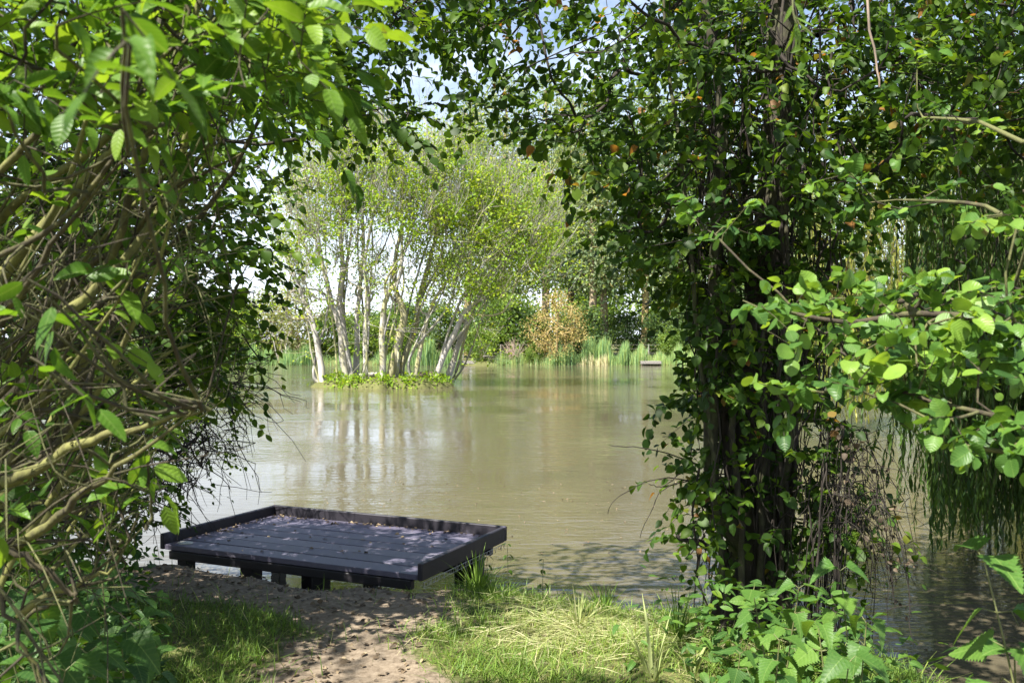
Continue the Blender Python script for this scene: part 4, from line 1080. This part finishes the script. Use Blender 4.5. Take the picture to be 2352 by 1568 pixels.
def put(proto, u, v, d, sc, label, group=None, rz=None, wide=1.0, name=None):
    p = P(u, v, d); x, y = p[0], p[1]
    o = proto if proto.name not in used else copy_tree(proto)
    used.add(proto.name)
    o.location = (x, y, float(hgt(x, y)) - .05); o.scale = (sc * wide, sc * wide, sc); o.rotation_euler = (0, 0, rng.uniform(0, 6.28) if rz is None else rz)
    o['label'] = label
    if group: o['group'] = group
    return o


pop = [far_tree('poplar', 26, p_poplar, 150, 8500, .30, M['poplar_leaf'], M['poplar_bark'], .42, .06, .75, k * .6 - .3, .24, upb=1.2) for k in range(3)]
gp = 'tall poplars behind the far bank'
for k, (u, d, sc, lab) in enumerate([(1365, 84, 1.0, 'tall poplar whose pale trunk stands right of the golden shrub'), (1390, 86, 1.02, 'tall poplar with a yellowish trunk close behind the pale one'), (1478, 85, .97, 'tall poplar seen beside the dark ivy crown'),
                                     (1250, 88, 1.08, 'tall poplar standing behind the golden shrub'), (1160, 90, 1.1, 'tall poplar rising behind the islet crown'), (1070, 93, 1.02, 'leftmost poplar, half hidden by the islet crown'),
                                     (1310, 95, 1.08, 'far poplar filling the gap above the golden shrub'), (1570, 86, .98, 'poplar half hidden by the ivy crown')]):
    put(pop[k % 3], u, 0, d, sc, lab, gp)
for k, (u, d) in enumerate([(1700, 88), (1850, 86), (2010, 88), (2180, 85), (2350, 88), (2500, 84)]):
    put(pop[k % 3], u, 0, d, .85 + .05 * (k % 3), 'poplar of the far row, hidden deep behind the dark foliage', gp)
und = [far_tree('understory_tree', 8, dome(3.6), 80, 6000, .34, M['deep_leaf'], M['far_bark'], .16, .04, .6, 0, .08) for k in range(2)]
gu = 'dark bushy trees along the far bank'
for k, (u, d, sc, lab) in enumerate([(1010, 84, .6, 'dark bushy tree behind the right islet trunks'), (1120, 85, .62, 'dark bushy tree above the round waterside bush'), (1215, 84, .55, 'dark bushy tree between dead shrub and golden shrub'), (1330, 83, .62, 'dark bushy tree right of the golden shrub'),
                                     (1440, 86, .5, 'dark bushy tree behind the tall reeds'), (1540, 84, .6, 'dark bushy tree behind the right end of the reeds'), (930, 86, .6, 'dark bushy tree behind the middle islet trunks'), (850, 85, .55, 'low dark tree behind the straight islet trunks')]):
    put(und[k % 2], u, 0, d, sc, lab, gu, wide=1.15)
for k, u in enumerate((1660, 1780, 1900, 2020, 2150, 2280, 2420, 2560)):
    put(und[k % 2], u, 0, 81 - abs(u - 1700) * .004, .8 + .08 * (k % 3), 'dark bushy tree hidden behind the ivy clad tree', gu, wide=1.2)
grn = [far_tree('waterside_shrub', 5, dome(2.4), 70, 4200, .24, M['green_leaf'], M['far_bark'], .10, .03, .42, 0, .03) for k in range(2)]
gg = 'green shrubs along the far bank'
for k, (u, d, sc, lab) in enumerate([(1105, 77.6, .54, 'round yellow green bush at the water right of the islet'), (460, 79, 1.15, 'green shrub at the far left shore behind hanging twigs'), (545, 80, 1.05, 'green shrub on the left shore, right of the hanging twigs'),
                                     (760, 81, .85, 'green shrub seen between the left islet trunks'), (820, 80, .75, 'green shrub seen behind the slim islet trunks'), (890, 81, .8, 'green shrub behind the kinked islet trunk'), (1545, 79, .5, 'green shrub behind the far fishing platform'),
                                     (1225, 77.8, .30, 'low green bush under the golden shrub'), (1180, 84, 1.1, 'taller bright shrub above the dead twigs')]):
    put(grn[k % 2], u, 0, d, sc, lab, gg)
for k, u in enumerate((150, 240, 330, 400)):
    put(grn[k % 2], u, 0, 76, 1.2, 'green shrub of the far left shore, hidden by the near shrub', gg)
ol = [far_tree('olive_shrub', 7, dome(3.2), 110, 3600, .24, M['olive_leaf'], M['dry_twig'], .13, .03, .5, .6, .06) for k in range(1)]
go = 'olive brown willows on the left shore'
for k, (u, d, sc, lab) in enumerate([(625, 82, .84, 'olive brown rounded willow left of the islet'), (690, 80, .92, 'taller olive willow directly behind the leftmost islet trunk'), (570, 86, .72, 'small olive willow further back on the left shore')]):
    put(ol[0], u, 0, d, sc, lab, go)
gold = far_tree('golden_shrub', 5.9, lambda f: .5 + 2.4 * math.sin(math.pi * min(1, f * .9 + .08)) * (f > .1), 130, 3400, .14, M['gold_leaf'], M['gold_bark'], .10, .03, .30, .2, .12)
put(gold, 1278, 0, 77.8, 1.0, 'golden orange leaved shrub on the far bank', rz=.4)
bs = [far_tree('backdrop_tree', 13, dome(5.2), 110, 7000, .5, M['green_leaf'], M['far_bark'], .3, .06, .9, 0, .1) for k in range(2)]
gb = 'distant trees beyond the far bank'
for k, (x, y, sc, lab) in enumerate([(-52, 120, .55, 'distant broad tree at the far left skyline'), (-40, 125, .5, 'distant low tree left of the islet skyline'), (-64, 92, .9, 'broad tree on the left shore hidden by the near shrub'), (-50, 80, .8, 'broad tree on the left shore behind the hanging twigs'),
                                     (48, 100, 1.1, 'distant broad tree hidden by the ivy clad tree'), (60, 92, 1.1, 'distant broad tree hidden by the dark willow'), (34, 110, 1.2, 'distant broad tree behind the right poplars'), (10, 118, .9, 'distant tree behind the poplar trunks'), (-2, 120, .75, 'distant tree behind the islet crown'),
                                     (20, 112, 1.0, 'distant tree closing the gap between poplar trunks'), (-16, 130, .5, 'low distant tree behind the middle of the islet')]):
    o = bs[k % 2] if bs[k % 2].name not in used else copy_tree(bs[k % 2]); used.add(bs[k % 2].name)
    o.location = (x, y, float(hgt(x, y))); o.scale = (sc,) * 3; o.rotation_euler = (0, 0, rng.uniform(0, 6)); o['label'] = lab; o['group'] = gb

# dead twiggy shrub and pale bent stem
def twiggy(label, u, d, H, n, spread, cat='shrub', name='dead_shrub', r=.03, mat='dry_twig'):
    p = P(u, 0, d); p[2] = float(hgt(p[0], p[1])) - .05
    t = thing(name, label, cat, tuple(p)); b = MB()
    for k in range(n):
        e = norm(np.array([rng.normal() * spread, rng.normal() * spread, 1.0])); L = H * rng.uniform(.5, 1)
        q = smooth([p, p + e * L * .5 + rng.normal(size=3) * .1, p + e * L + rng.normal(size=3) * .15], 6); b.tube(q, np.linspace(r, r * .35, 6), 4, rng.uniform(0, 1))
        for z in range(3):
            o = q[rng.integers(2, 5)]; b.tube([o, o + norm(rng.normal(size=3) + e) * L * .3], [r * .5, r * .25], 3, .5)
    b.build('twigs', M[mat], t)
twiggy('dead leafless pinkish twig shrub right of the round bush', 1180, 77.7, 2.3, 34, .38)
twiggy('dry brown reed stems standing before the round bush', 1108, 77.2, 1.7, 40, .16, 'dry reeds', 'dry_stems', .022)
twiggy('thin pale bare sapling on the left shore', 657, 77.4, 3.6, 3, .08, 'sapling', 'bare_sapling', .07, 'pale_bark')
twiggy('pale bent sapling beside the left islet trunk', 640, 77.6, 3.0, 4, .25, 'sapling', 'bare_sapling', .05, 'pale_bark')


def reeds(name, label, u0, u1, n, h0, h1, dy=(0, 2.2), tb=(0, .85)):
    u = rng.uniform(u0, u1, n); y = 77 + rng.uniform(dy[0], dy[1], n) - .5; x = (u - 1176) / F * y; y = y - 77 + far_y(x)
    k = .6 + .4 * np.sin(u * .045 + 1) * np.sin(u * .11); h = rng.uniform(h0, h1, n) * k
    th = rng.uniform(0, 6.28, n); le = np.abs(rng.normal(size=n)) * .14
    b = MB(); tp = (L_REED[0] * np.array([1.7, 1, .5]), L_REED[1], L_REED[2])
    b.leaves(tp, np.stack([x, y, np.maximum(hgt(x, y), 0) - .05], -1), np.stack([np.cos(th) * le, np.sin(th) * le, np.ones(n)], -1), np.stack([np.cos(th), np.sin(th), 0 * th], -1), h, rng.uniform(*tb, n))
    tag(b.build(name, M['reed']), label, 'reeds', kind='stuff')
reeds('reeds', 'tall blue green reeds right of the golden shrub', 1285, 1440, 2600, 1.7, 2.8)
reeds('reeds', 'shorter green reeds running to the far fishing platform', 1420, 1590, 1900, 1.1, 1.8, tb=(.2, .95))
reeds('reeds', 'reed bed seen between the leaning islet trunks', 925, 1060, 1900, 1.5, 2.5)
reeds('reeds', 'low mixed green reeds between round bush and golden shrub', 1120, 1290, 1500, .7, 1.3, tb=(.2, 1))
reeds('reeds', 'reeds along the left shore behind the hanging twigs', 250, 720, 4200, 1.0, 2.0, tb=(.0, .8))
reeds('reeds', 'pale dead reed stalks leaning at the water line', 1325, 1400, 160, .8, 1.5, (-.4, .1), (.97, 1))
reeds('reeds', 'green reeds lining the shore behind the middle islet trunks', 720, 925, 1500, .6, 1.2, tb=(.1, .8))
reeds('reeds', 'green reeds lining the far shore hidden by the ivy clad tree', 1590, 2500, 3500, .8, 1.8, tb=(.1, .9))

# fence
t = thing('wire_fence', 'low wire fence with pale posts behind the reeds', 'fence', tuple(P(1110, 834, 79.5)))
fy = 79.6
zs = []
for u in (1020, 1064, 1107, 1150, 1194, 1237, 1280, 1336, 1392, 1437, 1490, 1545):
    x = (u - 1176) / F * fy; z = float(hgt(x, fy)); b = MB()
    b.box((x, fy, z + .62), .10, .10, 1.45, tint=.8, bev=.02); b.build('post', M['old_wood'], t, False); zs.append((x, z))
for h in (.55, .95, 1.3):
    b = MB(); b.tube([(x, fy - .08, z + h) for x, z in zs], .008, 4); b.build('wire', M['old_wood'], t)


def far_stage(label, u, w, dp, y0):
    x = (u - 1176) / F * y0
    t = thing('far_platform', label, 'platform', (x, y0, 0), 'small platforms on the far bank')
    n = 8
    b = MB()
    for k in range(n):
        b.box((x, y0 - dp / 2 + dp * (k + .5) / n, .34), w, dp / n - .015, .05, tint=.9, bev=.004)
    b.build('deck', M['old_wood'], t, False)
    b = MB(); b.box((x, y0 - dp / 2 - .03, .24), w + .04, .05, .22, tint=.7); b.build('fascia_board', M['old_wood'], t, False)
    for sx in (-.42, .42):
        for sy in (-.35, .4):
            b = MB(); b.box((x + sx * w, y0 + sy * dp, -.12), .12, .12, .82, tint=.2); b.build('post', M['far_bark'], t, False)
far_stage('small grey wooden platform on the far bank at the right', 1492, 1.7, 1.5, 76.6)
far_stage('small grey wooden platform seen just right of the islet', 1072, 1.5, 1.4, 77.2)

# ------------------------------------------------------------------ light, sky, camera
w = bpy.data.worlds.new('World'); SC.world = w; w.use_nodes = True
nt = w.node_tree; bg = nt.nodes['Background']
sky = nt.nodes.new('ShaderNodeTexSky'); sky.sky_type = 'NISHITA'; sky.sun_disc = False
sky.sun_elevation = math.asin(S[2]); sky.sun_rotation = math.atan2(S[0], S[1]); sky.air_density = 1.0; sky.dust_density = 1.2; sky.altitude = 50
tc = nt.nodes.new('ShaderNodeTexCoord'); mp = nt.nodes.new('ShaderNodeMapping'); mp.inputs['Scale'].default_value = (1, 1, 2.2); nt.links.new(tc.outputs['Generated'], mp.inputs[0])
cl = noise(nt, 2.6, 7, mp.outputs[0], .6); cr = ramp(nt, [(.52, (0, 0, 0)), (.74, (.85, .85, .85))], cl.outputs['Fac'])
mx = nt.nodes.new('ShaderNodeMix'); mx.data_type = 'RGBA'; sxyz = nt.nodes.new('ShaderNodeSeparateXYZ'); nt.links.new(tc.outputs['Generated'], sxyz.inputs[0])
lowc = nt.nodes.new('ShaderNodeMapRange'); lowc.inputs['From Min'].default_value = .04; lowc.inputs['From Max'].default_value = .36; lowc.inputs['To Min'].default_value = .75; lowc.inputs['To Max'].default_value = 0
nt.links.new(sxyz.outputs['Z'], lowc.inputs['Value'])
mxx = nt.nodes.new('ShaderNodeMath'); mxx.operation = 'MAXIMUM'; nt.links.new(cr.outputs[0], mxx.inputs[0]); nt.links.new(lowc.outputs[0], mxx.inputs[1])
nt.links.new(mxx.outputs[0], mx.inputs['Factor']); nt.links.new(sky.outputs[0], mx.inputs['A']); mx.inputs['B'].default_value = (8.8, 9.5, 10.8, 1)
nt.links.new(mx.outputs['Result'], bg.inputs['Color']); bg.inputs['Strength'].default_value = .065
sl = bpy.data.lights.new('Sun', 'SUN'); sl.energy = 5.0; sl.angle = math.radians(.5); sl.color = (1, .95, .86)
so = bpy.data.objects.new('Sun', sl); COL.objects.link(so); so.rotation_euler = Vector(S).to_track_quat('Z', 'Y').to_euler(); so.location = (-5, -8, 20)

cam = bpy.data.cameras.new('Camera'); cam.lens = 32; cam.sensor_width = 36; cam.clip_start = .05; cam.clip_end = 3000
co = bpy.data.objects.new('Camera', cam); COL.objects.link(co); co.location = (0, 0, EYE); co.rotation_euler = (math.radians(90), 0, 0)
cam.dof.use_dof = True; cam.dof.focus_distance = 6.0; cam.dof.aperture_fstop = 8
SC.camera = co
SC.view_settings.view_transform = 'Standard'; SC.view_settings.look = 'None'; SC.view_settings.exposure = 1.7; SC.view_settings.gamma = 1
SC.render.engine = 'CYCLES'
cy = SC.cycles
cy.max_bounces = 7; cy.diffuse_bounces = 4; cy.glossy_bounces = 3; cy.transmission_bounces = 4; cy.transparent_max_bounces = 4
cy.use_denoising = True; cy.sample_clamp_indirect = 8
